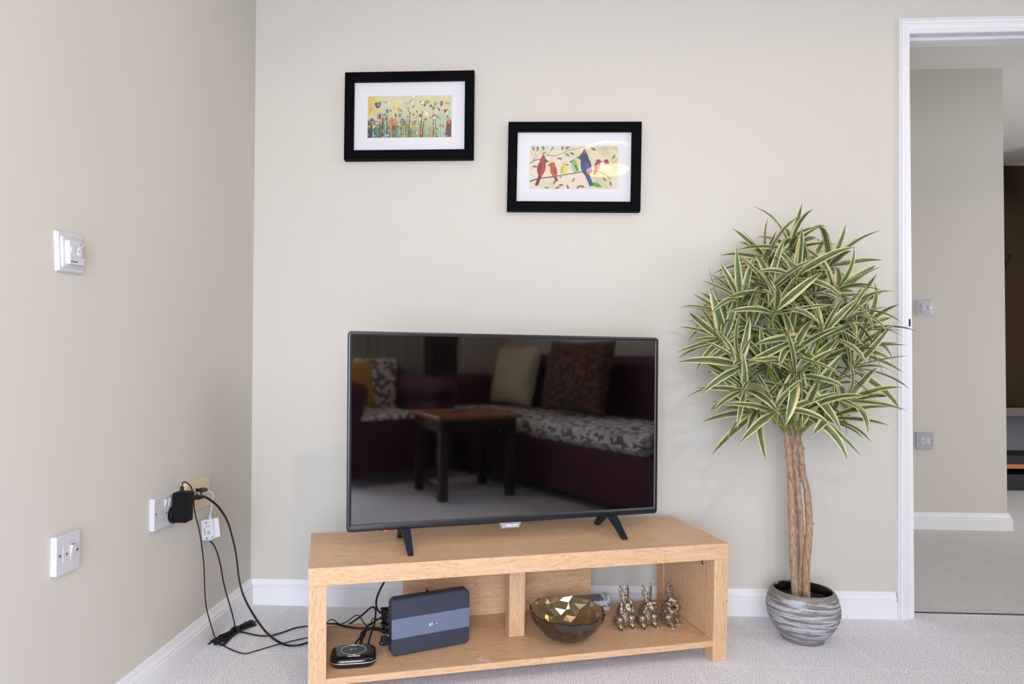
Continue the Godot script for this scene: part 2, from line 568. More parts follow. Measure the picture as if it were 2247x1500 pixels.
func meadow_picture() -> ImageTexture:
	var C := Canvas.new(600, 300)
	var r := RandomNumberGenerator.new()
	r.seed = 5
	var n := noise(0.008, 31, 3)
	var n2 := noise(0.03, 32, 2)
	for y in C.h:
		for x in C.w:
			var u := float(x) / C.w
			var v := float(y) / C.h
			var a := n.get_noise_2d(x, y)
			var b := n2.get_noise_2d(x, y * 0.6)
			var sky := c8(214, 206, 150).lerp(c8(196, 206, 180), clampf(0.5 + a * 1.6, 0, 1)).lerp(c8(232, 190, 130), clampf(b * 0.9 + a * 0.6, 0, 0.8))
			if u < 0.14:
				sky = sky.lerp(c8(214, 180, 62), clampf((0.14 - u) * 7.0, 0, 1))
			var mid := c8(222, 190, 140).lerp(c8(188, 204, 168), clampf(0.5 + b * 1.4 + (u - 0.5) * 0.8, 0, 1))
			var low := c8(134, 140, 58).lerp(c8(60, 72, 62), clampf((0.45 - u) * 2.2 + b * 0.8, 0, 1)).lerp(c8(190, 168, 92), clampf((u - 0.4) * 2.0 + a, 0, 1)).lerp(c8(172, 200, 160), clampf((u - 0.66) * 4.0 + a, 0, 1))
			var c := sky.lerp(mid, smoothstep(0.25, 0.5, v + a * 0.12)).lerp(low, smoothstep(0.45, 0.75, v + a * 0.2 - u * 0.12 + b * 0.1))
			c = c.lerp(c8(44, 42, 66), clampf((0.36 - u) * 4.0, 0, 1) * smoothstep(0.75, 1.0, v + b * 0.15) * 0.9)
			C.im.set_pixel(x, y, c)
	# red drift and a brown bank at the right edge
	C.ell(0.275, 0.34, 0.028, 0.085, 0.25, c8(206, 84, 58), 0.0, 0.9)
	C.ell(0.33, 0.33, 0.02, 0.06, -0.1, c8(226, 146, 84), 0.0, 0.8)
	C.ell(0.975, 0.42, 0.045, 0.13, 0.05, c8(98, 50, 42), 0.0, 0.95)
	# stalks
	var cols := [c8(150, 200, 190), c8(110, 180, 176), c8(176, 206, 170), c8(90, 70, 76), c8(64, 62, 70), c8(116, 150, 110)]
	for i in 34:
		var u := 0.06 + 0.9 * (i + r.randf() * 0.8) / 34.0
		var top := 0.15 + r.randf() * 0.16
		var lean := (r.randf() - 0.5) * 0.05
		var pts := []
		for k in 8:
			var t := k / 7.0
			pts.append(Vector2(u + lean * t * t, lerpf(0.5, top, t)))
		var wd := 0.005 + r.randf() * 0.011
		C.stroke(pts, wd, wd * 0.35, cols[i % 6])
		if i % 2 == 0:
			C.stroke(pts.map(func(p): return p + Vector2(wd * 0.55, 0)), 0.0025, 0.0015, c8(70, 60, 62), 0.8)
		var tip: Vector2 = pts[7]
		C.ell(tip.x, tip.y, 0.009, 0.011, 0.0, [c8(112, 44, 52), c8(60, 40, 52), c8(52, 120, 170), c8(150, 190, 190)][i % 4])
	# discs, rings and leaves scattered over it
	var pal := [c8(120, 46, 50), c8(216, 112, 66), c8(160, 96, 60), c8(236, 226, 206), c8(206, 176, 64), c8(120, 130, 70), c8(60, 84, 84), c8(46, 44, 70), c8(226, 130, 104), c8(108, 168, 176)]
	for i in 170:
		var u := r.randf()
		var v := 0.06 + r.randf() * 0.44
		var s := 0.006 + r.randf() * 0.012
		var c: Color = pal[(r.randi() % 10)]
		if v > 0.36 and u < 0.45 and r.randf() < 0.5:
			c = [c8(40, 44, 56), c8(60, 44, 60), c8(52, 80, 74)][i % 3]
		match i % 4:
			0:
				C.ell(u, v, s, s * 1.15, r.randf() * 3.0, c)
				C.ell(u, v, s * 0.45, s * 0.5, 0.0, c.lightened(0.35))
			1:
				C.ell(u, v, s, s * 1.2, r.randf() * 3.0, c, 0.62)
			2:
				C.leaf(u, v, s * 1.6, s * 0.75, -0.8 - r.randf() * 1.2, c, Color(0.2, 0.14, 0.12, 0.7))
			3:
				C.ell(u, v, s * 1.1, s, 0.0, c8(232, 224, 204))
				C.ell(u, v, s * 1.1, s, 0.0, c.darkened(0.2), 0.75)
				C.ell(u, v, s * 0.25, s * 0.25, 0.0, c8(80, 40, 44))
	# the big round heads at the left and the tall leaf at the right
	C.ell(0.125, 0.11, 0.03, 0.036, 0.3, c8(98, 40, 66))
	C.ell(0.13, 0.105, 0.021, 0.025, 0.0, c8(84, 140, 190))
	C.ell(0.132, 0.105, 0.009, 0.01, 0.0, c8(200, 96, 90))
	C.ell(0.235, 0.18, 0.017, 0.023, 0.0, c8(34, 76, 126))
	C.ell(0.235, 0.18, 0.008, 0.012, 0.0, c8(84, 160, 214))
	C.ell(0.052, 0.285, 0.02, 0.02, 0.0, c8(60, 104, 140))
	C.ell(0.052, 0.287, 0.008, 0.009, 0.0, c8(30, 34, 60))
	C.leaf(0.88, 0.1, 0.034, 0.014, -1.3, c8(130, 112, 52), Color(0.3, 0.22, 0.1, 0.8))
	C.ell(0.355, 0.043, 0.02, 0.02, 0.0, c8(226, 220, 196))
	C.ell(0.355, 0.043, 0.007, 0.007, 0.0, c8(84, 36, 44))
	C.ell(0.545, 0.015, 0.018, 0.015, 0.0, c8(230, 222, 200))
	C.ell(0.65, 0.085, 0.018, 0.015, 0.0, c8(236, 226, 206))
	return C.tex()

func bird(C: Canvas, x: float, y: float, s: float, flip: float, body: Color, wing: Color, belly: Color, crest: bool, tail: float) -> void:
	var P := func(px: float, py: float) -> Vector2:
		return Vector2(x + px * s * flip, y + py * s)
	C.poly([P.call(-0.1, 0.3), P.call(0.1, 0.32), P.call(-0.18, 0.3 + tail), P.call(-0.36, 0.27 + tail)], wing.darkened(0.15))
	C.ell(x, y + 0.06 * s, 0.24 * s, 0.42 * s, 0.18 * flip, body)
	C.ell(x + 0.06 * s * flip, y + 0.12 * s, 0.13 * s, 0.26 * s, 0.12 * flip, belly, 0.0, 0.85)
	C.ell(x + 0.1 * s * flip, y - 0.33 * s, 0.2 * s, 0.2 * s, 0.0, body)
	if crest:
		C.poly([P.call(-0.08, -0.38), P.call(0.08, -0.74), P.call(0.28, -0.38)], body)
	C.poly([P.call(0.26, -0.4), P.call(0.46, -0.32), P.call(0.26, -0.26)], c8(70, 60, 50))
	C.leaf(x - 0.1 * s * flip, y + 0.1 * s, 0.3 * s, 0.1 * s, 1.35 + 0.35 * flip, wing, Color(0.1, 0.06, 0.08, 0.35))
	C.ell(x + 0.16 * s * flip, y - 0.36 * s, 0.03 * s, 0.03 * s, 0.0, c8(30, 20, 24))

func birds_picture() -> ImageTexture:
	var C := Canvas.new(600, 288)
	var r := RandomNumberGenerator.new()
	r.seed = 9
	var n := noise(0.006, 41, 3)
	for y in C.h:
		for x in C.w:
			var a := n.get_noise_2d(x, y)
			C.im.set_pixel(x, y, c8(222, 212, 192).lerp(c8(206, 198, 156), clampf(0.35 + a * 1.6 + (float(x) / C.w - 0.6) * 0.8, 0, 1)).lerp(c8(228, 206, 182), clampf(-a * 1.4, 0, 0.8)))
	var bark := c8(66, 40, 46)
	var q := func(pts: Array) -> Array:
		var o := []
		for p in spline(pts.map(func(e): return Vector3(e[0], e[1], 0)), 6):
			o.append(Vector2(p.x, p.y))
		return o
	C.stroke(q.call([[0.0, 0.2], [0.05, 0.165], [0.12, 0.145], [0.2, 0.105], [0.29, 0.11], [0.36, 0.085], [0.44, 0.05], [0.54, 0.03], [0.64, 0.0]]), 0.008, 0.003, bark)
	C.stroke(q.call([[0.055, 0.16], [0.09, 0.1], [0.14, 0.05], [0.22, 0.0]]), 0.004, 0.002, bark)
	C.stroke(q.call([[0.04, 0.165], [0.06, 0.09], [0.09, 0.03]]), 0.004, 0.002, bark)
	C.stroke(q.call([[0.2, 0.105], [0.235, 0.06], [0.26, 0.02]]), 0.004, 0.002, bark)
	C.stroke(q.call([[0.0, 0.4], [0.1, 0.365], [0.22, 0.35], [0.34, 0.33], [0.5, 0.305], [0.62, 0.285], [0.72, 0.275], [0.8, 0.29], [0.88, 0.335], [0.92, 0.37]]), 0.013, 0.004, bark)
	C.stroke(q.call([[1.0, 0.13], [0.95, 0.19], [0.9, 0.22]]), 0.003, 0.002, bark)
	var lc := [c8(82, 150, 84), c8(150, 92, 52), c8(122, 112, 50), c8(110, 164, 120), c8(168, 84, 58), c8(84, 124, 60)]
	var spots := [[0.04, 0.03, 1.4], [0.09, 0.03, 1.5], [0.15, 0.02, 1.2], [0.255, 0.03, -1.0], [0.37, 0.02, 1.7], [0.425, 0.02, -0.6], [0.43, 0.1, 0.5], [0.48, 0.085, 0.4], [0.34, 0.14, 0.1], [0.165, 0.078, -0.4], [0.06, 0.23, 0.1], [0.72, 0.035, 0.4], [0.95, 0.12, -1.1], [0.36, 0.435, -0.1], [0.29, 0.4, -0.9], [0.5, 0.38, -1.0], [0.6, 0.45, 0.3], [0.92, 0.42, 1.4], [0.85, 0.37, 0.9], [0.44, 0.46, 1.2], [0.56, 0.455, -0.7], [0.2, 0.465, 0.1], [0.32, 0.465, -0.4]]
	for i in spots.size():
		C.leaf(spots[i][0], spots[i][1], 0.03, 0.011, spots[i][2], lc[i % 6], Color(0.2, 0.2, 0.1, 0.7))
	C.leaf(0.755, 0.43, 0.07, 0.022, 0.35, c8(98, 152, 62), Color(0.15, 0.25, 0.1, 0.8))
	for e in [[0.02, 0.08, 1.2], [0.56, 0.06, 0.9], [0.84, 0.03, 0.8], [0.97, 0.03, 0.8], [0.03, 0.32, 0.6], [0.16, 0.4, 1.0], [0.77, 0.37, -1.2], [0.02, 0.26, -0.5], [0.88, 0.46, 1.0]]:
		C.leaf(e[0], e[1], 0.032, 0.011, e[2], Color(0, 0, 0, 0), Color(0.6, 0.42, 0.22, 1.0))
	bird(C, 0.135, 0.235, 0.2, 1.0, c8(160, 38, 36), c8(120, 24, 34), c8(180, 52, 40), true, 0.75)
	bird(C, 0.275, 0.265, 0.16, -1.0, c8(196, 66, 38), c8(150, 58, 36), c8(204, 80, 44), false, 0.5)
	bird(C, 0.385, 0.255, 0.14, 1.0, c8(206, 200, 70), c8(176, 180, 70), c8(214, 216, 140), false, 0.45)
	bird(C, 0.515, 0.225, 0.15, -1.0, c8(120, 180, 100), c8(70, 130, 70), c8(176, 204, 140), false, 0.1)
	bird(C, 0.64, 0.21, 0.25, -1.0, c8(44, 48, 84), c8(36, 84, 150), c8(40, 66, 120), true, 0.65)
	bird(C, 0.765, 0.215, 0.13, 1.0, c8(132, 80, 106), c8(92, 66, 110), c8(186, 130, 130), false, 0.5)
	bird(C, 0.88, 0.21, 0.12, -1.0, c8(158, 62, 72), c8(140, 56, 60), c8(222, 190, 160), false, 0.2)
	return C.tex()

func cloth_pattern(a: Color, b: Color, sd: int) -> ImageTexture:
	var C := Canvas.new(256, 256)
	var n := noise(0.022, sd, 2)
	for y in 256:
		for x in 256:
			var v := smoothstep(0.02, 0.1, n.get_noise_2d(x, y))
			C.im.set_pixel(x, y, a.lerp(b, v))
	return C.tex()

func leaf_texture(kind: int) -> ImageTexture:
	var w := 48
	var C := Canvas.new(w, 160)
	var n := noise(1.0, 51 + kind, 2)
	var lo: float = [0.20, 0.32, 0.12][kind]
	var hi: float = [0.80, 0.84, 0.72][kind]
	for y in 160:
		for x in w:
			var u := (x + 0.5) / w
			var j := n.get_noise_2d(x * 0.02 + 9.0, y * 0.02) * 0.05
			var s := n.get_noise_2d(x * 0.45, y * 0.02)
			var g := c8(58, 78, 46).lerp(c8(112, 128, 92), clampf(0.5 + s * 1.1, 0, 1))
			var cr := c8(220, 208, 164).lerp(c8(200, 194, 124), clampf(0.5 + s, 0, 1))
			var inside := smoothstep(lo + j - 0.02, lo + j + 0.02, u) * (1.0 - smoothstep(hi + j - 0.02, hi + j + 0.02, u))
			if absf(u - 0.63 - j) < 0.022 and kind != 1:
				inside *= 0.25
			C.im.set_pixel(x, y, cr.lerp(g, inside))
	return C.tex()

func make_materials() -> void:
	M.carpet_a = ntex(0.12, 21, 512, [[0.22, c8(160, 158, 163)], [0.37, c8(214, 213, 217)], [0.48, c8(246, 246, 248)], [0.62, c8(255, 255, 255)]], 3)
	M.carpet_h = ntex(0.12, 21, 512, [], 3)
	M.carpet = carpet_mat(c8(250, 250, 252))
	M.carpet_hall = carpet_mat(c8(224, 220, 217))
	M.wall = mat(c8(207, 202, 191), 0.75, 0.0, 0.35)
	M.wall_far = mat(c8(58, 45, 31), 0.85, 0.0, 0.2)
	M.ceiling = mat(c8(210, 208, 204), 0.9, 0.0, 0.2)
	M.gloss_white = mat(c8(234, 234, 235), 0.38)
	M.plastic_white = mat(c8(203, 202, 206), 0.3)
	M.plastic_cream = mat(c8(222, 200, 158), 0.35)
	M.plastic_grey = mat(c8(176, 176, 181), 0.4)
	M.slot = mat(c8(26, 26, 30), 0.6)
	M.screw = mat(c8(150, 150, 156), 0.35, 0.9)
	M.red = mat(c8(176, 20, 44), 0.35)
	M.ink = mat(c8(34, 34, 38), 0.7)
	M.black = mat(c8(8, 8, 9), 0.55, 0.0, 0.3)
	M.rubber = mat(c8(15, 15, 17), 0.5)
	M.rubber_grey = mat(c8(92, 90, 90), 0.5)
	M.frame = mat(c8(3, 3, 4), 0.6, 0.0, 0.18)
	M.mount = mat(c8(226, 224, 226), 0.9)
	M.core = mat(c8(244, 243, 242), 0.9)
	M.glass = mat(Color(1, 1, 1, 0.03), 0.02)
	M.glass.transparency = BaseMaterial3D.TRANSPARENCY_ALPHA
	M.picture_glass = mat(Color(0, 0, 0, 0.01), 0.015, 0.0, 0.42)
	M.picture_glass.transparency = BaseMaterial3D.TRANSPARENCY_ALPHA
	M.screen_glass = mat(Color(0, 0, 0, 0.01), 0.03)
	M.screen_glass.transparency = BaseMaterial3D.TRANSPARENCY_ALPHA
	M.oak = mat(Color.WHITE, 0.42, 0.0, 0.45)
	M.oak.albedo_texture = ImageTexture.create_from_image(oak_image())
	M.oak.uv1_scale = V(1.7, 6.5, 1)
	M.bezel = mat(c8(17, 20, 30), 0.32, 0.0, 0.6)
	M.screen = mat(c8(3, 3, 4), 0.05, 0.0, 0.7)
	M.screen.clearcoat_enabled = true
	M.screen.clearcoat = 0.3
	M.screen.clearcoat_roughness = 0.05
	M.foot = mat(c8(16, 24, 38), 0.38)
	M.led = mat(c8(220, 30, 40), 0.4)
	M.led.emission_enabled = true
	M.led.emission = c8(255, 40, 50)
	M.led.emission_energy_multiplier = 3.0
	M.white_ink = mat(c8(240, 240, 244), 0.5)

func _ready() -> void:
	rng.seed = 77
	var up := V(0, cos(STAND_TIP), 0) + V(sin(STAND_YAW), 0, cos(STAND_YAW)) * sin(STAND_TIP)
	var rt := V(cos(STAND_YAW), 0, -sin(STAND_YAW))
	sbasis = Basis(rt, up, rt.cross(up))

	# camera: about 0.8 m up, looking a little up and left of square, lens shifted
	var cam := Camera3D.new()
	cam.name = "camera"
	add_child(cam)
	var near := 0.05
	var F := 1399.88
	cam.projection = Camera3D.PROJECTION_FRUSTUM
	cam.near = near
	cam.far = 60.0
	cam.keep_aspect = Camera3D.KEEP_HEIGHT
	cam.size = near * 1500.0 / F
	cam.frustum_offset = Vector2(1123.5 - 1034.628, 803.915 - 750.0) * near / F
	cam.transform = Transform3D(Basis(Vector3.UP, 0.0543646) * Basis(Vector3.RIGHT, 0.017659) * Basis(Vector3.BACK, 0.0038542), V(0.9003, 0.797, 2.2213))
	cam.current = true

	# sky, lights, exposure
	var env := Environment.new()
	var sky := Sky.new()
	var sm := ProceduralSkyMaterial.new()
	sm.sky_top_color = c8(206, 218, 236)
	sm.sky_horizon_color = c8(238, 240, 242)
	sm.ground_horizon_color = c8(150, 152, 140)
	sm.ground_bottom_color = c8(110, 112, 100)
	sm.sky_energy_multiplier = 1.6
	sm.ground_energy_multiplier = 0.8
	sky.sky_material = sm
	env.background_mode = Environment.BG_SKY
	env.sky = sky
	env.tonemap_mode = Environment.TONE_MAPPER_LINEAR
	env.tonemap_exposure = 1.12
	env.sdfgi_enabled = true
	env.ssao_enabled = true
	env.ssil_enabled = true
	var we := WorldEnvironment.new()
	we.name = "world_environment"
	we.environment = env
	add_child(we)
	area_light("window_daylight", V(0.90, 0.86, 3.42), V(0, 0, -1), Vector2(1.55, 1.5), c8(224, 235, 255), 7.6)
	area_light("side_window_daylight", V(3.24, 1.62, 1.55), V(-1, -0.1, -0.1), Vector2(1.3, 0.9), c8(236, 242, 255), 1.1)
	area_light("hall_daylight", V(5.9, 1.0, -0.62), V(-1, 0, -0.10), Vector2(0.7, 1.5), c8(244, 246, 255), 4.8)

	make_materials()
	build_room()
	build_hall()
	build_stand()
	build_tv()
	build_pictures()
	build_wall_fittings()
	build_cables()
	build_shelf_things()
	build_plant()
	build_behind_camera()

func area_light(called: String, at: Vector3, towards: Vector3, size: Vector2, c: Color, e: float) -> void:
	var l := AreaLight3D.new()
	l.name = called
	l.area_size = size
	l.area_normalize_energy = true
	l.light_color = c
	l.light_energy = e
	l.area_range = 12.0
	l.area_attenuation = 2.0
	l.shadow_enabled = true
	add_child(l)
	l.transform = Transform3D(Basis.looking_at(towards, Vector3.UP), at)

# ---------------------------------------------------------------- the room
func build_room() -> void:
	var st := mb()
	bx(st, V(-0.12, -0.1, -0.05), V(3.42, 0.0, 3.62))
	struct("floor", done(st), M.carpet)
	struct("ceiling", box_mesh(V(-0.12, 2.44, -0.1), V(3.42, 2.54, 3.64)), M.ceiling)
	struct("wall_left", box_mesh(V(-0.12, 0, -0.1), V(0, 2.44, 3.64)), M.wall)
	st = mb()
	bx(st, V(0, 0, -0.1), V(2.262, 2.44, 0))
	bx(st, V(2.262, 1.975, -0.1), V(3.03, 2.44, 0))
	bx(st, V(3.03, 0, -0.1), V(3.42, 2.44, 0))
	struct("wall_back", done(st), M.wall)
	st = mb()
	bx(st, V(3.30, 0, 0), V(3.42, 1.14, 3.64))
	bx(st, V(3.30, 2.1, 0), V(3.42, 2.44, 3.64))
	bx(st, V(3.30, 1.14, 0), V(3.42, 2.1, 0.87))
	bx(st, V(3.30, 1.14, 2.23), V(3.42, 2.1, 3.64))
	struct("wall_right", done(st), M.wall)
	st = mb()
	bx(st, V(0, 2.1, 3.52), V(3.30, 2.44, 3.64))
	bx(st, V(0, 0, 3.52), V(0.09, 2.1, 3.64))
	bx(st, V(1.71, 0, 3.52), V(3.30, 2.1, 3.64))
	struct("wall_rear", done(st), M.wall)
	# glazed patio door behind the camera and the window over the sofa
	var w := struct("window_1", frame_mesh(1.62, 2.1, 0.07, 0.05), M.gloss_white, null, Transform3D(Basis.IDENTITY, V(0.90, 1.05, 3.58)))
	put("mullion", box_mesh(V(-0.05, -0.98, 0), V(0.05, 0.98, 0.05)), M.gloss_white, w)
	for s in [-1, 1]:
		put("pane", box_mesh(V(-0.345, -0.98, 0.02), V(0.345, 0.98, 0.026)), M.glass, w, Transform3D(Basis.IDENTITY, V(s * 0.395, 0, 0)))
	w = struct("window_2", frame_mesh(1.36, 0.96, 0.06, 0.05), M.gloss_white, null, Transform3D(Basis(Vector3.UP, -PI / 2), V(3.38, 1.62, 1.55)))
	put("mullion", box_mesh(V(-0.03, -0.43, 0), V(0.03, 0.43, 0.05)), M.gloss_white, w)
	for s in [-1, 1]:
		put("pane", box_mesh(V(-0.295, -0.43, 0.02), V(0.295, 0.43, 0.026)), M.glass, w, Transform3D(Basis.IDENTITY, V(s * 0.325, 0, 0)))
	put("window_sill", box_mesh(V(-0.72, -0.51, 0.0), V(0.72, -0.48, 0.16), 0.004), M.gloss_white, w)
	# skirting boards
	st = mb()
	skirting(st, V(0, 0, 0), V(2.2, 0, 0), V(0, 0, 1), 1.0, 0.0)
	struct("baseboard_back", done(st), M.gloss_white)
	st = mb()
	skirting(st, V(0, 0, 0), V(0, 0, 3.52), V(1, 0, 0), 1.0, 0.0)
	struct("baseboard_left", done(st), M.gloss_white)
	# door casing: inner edge a little out of plumb
	st = mb()
	var prof := [Vector2(1.0, 0.0), Vector2(1.0, 0.0125), Vector2(0.97, 0.0145), Vector2(0.90, 0.0150), Vector2(0.87, 0.0125), Vector2(0.84, 0.0165), Vector2(0.78, 0.0195), Vector2(0.70, 0.0203), Vector2(0.60, 0.0195), Vector2(0.545, 0.0150), Vector2(0.50, 0.0135), Vector2(0.47, 0.0160), Vector2(0.42, 0.0178), Vector2(0.22, 0.0165), Vector2(0.19, 0.0140), Vector2(0.14, 0.0140), Vector2(0.0, 0.0085), Vector2(0.0, 0.0)]
	var wv := 0.0355
	var wh := 0.050
	for i in prof.size() - 1:
		var p: Vector2 = prof[i]
		var q: Vector2 = prof[i + 1]
		var f := func(k: int, e: Vector2) -> Vector3:
			if k == 0:
				return V(2.2385 - e.x * wv, 0, e.y)
			if k == 1:
				return V(2.2590 - e.x * wv, 1.9655 + e.x * wh, e.y)
			if k == 2:
				return V(3.030 + e.x * wv, 1.9625 + e.x * wh, e.y)
			return V(3.030 + e.x * wv, 0, e.y)
		for k in 3:
			var A: Vector3 = f.call(k, p)
			var B: Vector3 = f.call(k + 1, p)
			var C: Vector3 = f.call(k + 1, q)
			var D: Vector3 = f.call(k, q)
			quad(st, A, B, C, D)
	struct("trim_1", done(st), M.gloss_white)
	# door lining with its stop and the keep plate
	st = mb()
	bx(st, V(2.236, 0, -0.1), V(2.262, 1.995, 0.002))
	bx(st, V(2.262, 1.9735, -0.1), V(3.03, 1.995, 0.002))
	bx(st, V(3.012, 0, -0.102), V(3.0295, 1.973, 0.002))
	var lining := struct("door_1", done(st), M.gloss_white)
	put("door_stop", box_mesh(V(2.262, 1.9605, -0.052), V(3.03, 1.9735, -0.030), 0.001), M.gloss_white, lining)
	put("keep_plate", box_mesh(V(2.2470, 0.975, 0.002), V(2.2497, 1.000, 0.0148)), M.slot, lining)
	struct("trim_2", box_mesh(V(2.238, -0.004, -0.063), V(3.03, 0.0012, -0.053)), mat(c8(62, 58, 56), 0.6))

func frame_mesh(w: float, h: float, b: float, d: float) -> ArrayMesh:
	var st := mb()
	rect_sweep(st, w, h, [Vector2(0, 0), Vector2(0, d), Vector2(b, d), Vector2(b, 0), Vector2(0, 0)])
	return done(st)

func build_hall() -> void:
	struct("floor_hall", box_mesh(V(1.9, -0.1, -3.1), V(6.1, 0.0, -0.05)), M.carpet_hall)
	struct("ceiling_hall", box_mesh(V(1.9, 2.474, -3.1), V(6.1, 2.574, -0.1)), M.ceiling)
	struct("wall_hall", box_mesh(V(1.9, 0, -1.45), V(3.560, 2.474, -1.33)), M.wall)
	struct("wall_hall_return", box_mesh(V(3.440, 0, -3.1), V(3.560, 2.474, -1.45)), M.wall)
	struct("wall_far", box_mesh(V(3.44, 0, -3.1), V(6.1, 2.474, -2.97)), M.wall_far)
	struct("wall_hall_left", box_mesh(V(1.8, 0, -1.45), V(1.9, 2.474, -0.1)), M.wall)
	struct("wall_hall_right", box_mesh(V(6.0, 0, -3.1), V(6.1, 2.474, -0.05)), M.wall)
	struct("wall_hall_front", box_mesh(V(3.42, 0, -0.1), V(6.1, 2.474, 0.0)), M.wall)
	struct("wall_hall_top", box_mesh(V(1.9, 2.44, -0.1), V(3.42, 2.574, 0.0)), M.wall)
	var st := mb()
	skirting(st, V(1.9, 0, -1.33), V(3.560, 0, -1.33), V(0, 0, 1), 0.0, 1.0)
	skirting(st, V(3.560, 0, -1.33), V(3.560, 0, -2.97), V(1, 0, 0), -1.0, 0.0)
	struct("baseboard_hall", done(st), M.gloss_white)
	thermostat("white wall thermostat on the hallway wall seen through the doorway", Transform3D(Basis.IDENTITY, V(3.1435, 1.1805, -1.33)), 0.0885, 0.0885)
	fused_spur("white fused switch plate low on the hallway wall", Transform3D(Basis.IDENTITY, V(3.1355, 0.4715, -1.33)), 0.0885, 0.091, M.plastic_grey)
	# what shows of the dim room beyond the corner
	var u := thing("shelf_unit", "dark wooden shelf unit in the dim room past the hallway corner", "shelf unit", V(4.85, 0, -2.75))
	var wood := mat(c8(60, 30, 20), 0.5)
	var dark := mat(c8(14, 13, 15), 0.7)
	put("top_board", box_mesh(V(-0.75, 0.535, -0.2), V(0.6, 0.60, 0.2), 0.003), wood, u)
	put("shelf_board", box_mesh(V(-0.75, 0.195, -0.2), V(0.6, 0.255, 0.18), 0.003), dark, u)
	put("shelf_edge", box_mesh(V(-0.75, 0.163, 0.17), V(0.6, 0.195, 0.2), 0.002), mat(c8(170, 96, 36), 0.5), u)
	put("plinth", box_mesh(V(-0.72, 0.0, -0.2), V(0.57, 0.115, 0.15)), dark, u)
	for x in [-0.75, 0.55]:
		put("side_panel", box_mesh(V(x, 0.0, -0.2), V(x + 0.05, 0.535, 0.17), 0.002), dark, u)
	put("back_panel", box_mesh(V(-0.7, 0.255, -0.2), V(0.55, 0.535, -0.185)), mat(c8(120, 118, 122), 0.8), u)
	var l := thing("pendant_lampshade", "unlit drum lampshade hanging in the dim room past the hallway corner", "lampshade", V(4.90, 2.06, -2.45))
	st = mb(true)
	lathe(st, [Vector2(0.235, 0.0), Vector2(0.16, 0.23), Vector2(0.157, 0.23), Vector2(0.232, 0.0), Vector2(0.235, 0.0)], 40)
	put("shade", done(st), mat(c8(126, 100, 62), 0.8), l)
	st = mb(true)
	lathe(st, [Vector2(0.236, -0.004), Vector2(0.238, 0.004), Vector2(0.231, 0.004), Vector2(0.230, -0.004), Vector2(0.236, -0.004)], 40)
	put("rim", done(st), mat(c8(200, 186, 158), 0.7), l)
	st = mb(true)
	tube(st, [V(0, 0.2, 0), V(0, 0.414, 0)], 0.004, 6)
	for a in 3:
		tube(st, [V(0, 0.2, 0), V(0.163 * cos(a * 2.1), 0.22, 0.163 * sin(a * 2.1))], 0.002, 5)
	put("cord", done(st), M.black, l)
	var hk := mb(true)
	tube(hk, spline([V(0, 0.045, 0.05), V(0.012, 0.06, 0.055), V(0.02, 0.045, 0.05), V(0.012, 0.015, 0.035), V(0.0, 0.0, 0.015), V(0.0, -0.03, 0.012), V(-0.002, -0.055, 0.02)], 5), 0.006, 8)
	tag(put("coat_hook", done(hk), M.black, null, Transform3D(Basis.from_scale(Vector3.ONE * 0.75), V(4.79, 1.72, -2.97))), "small dark curled hook on the dim far wall past the hallway", "hook")

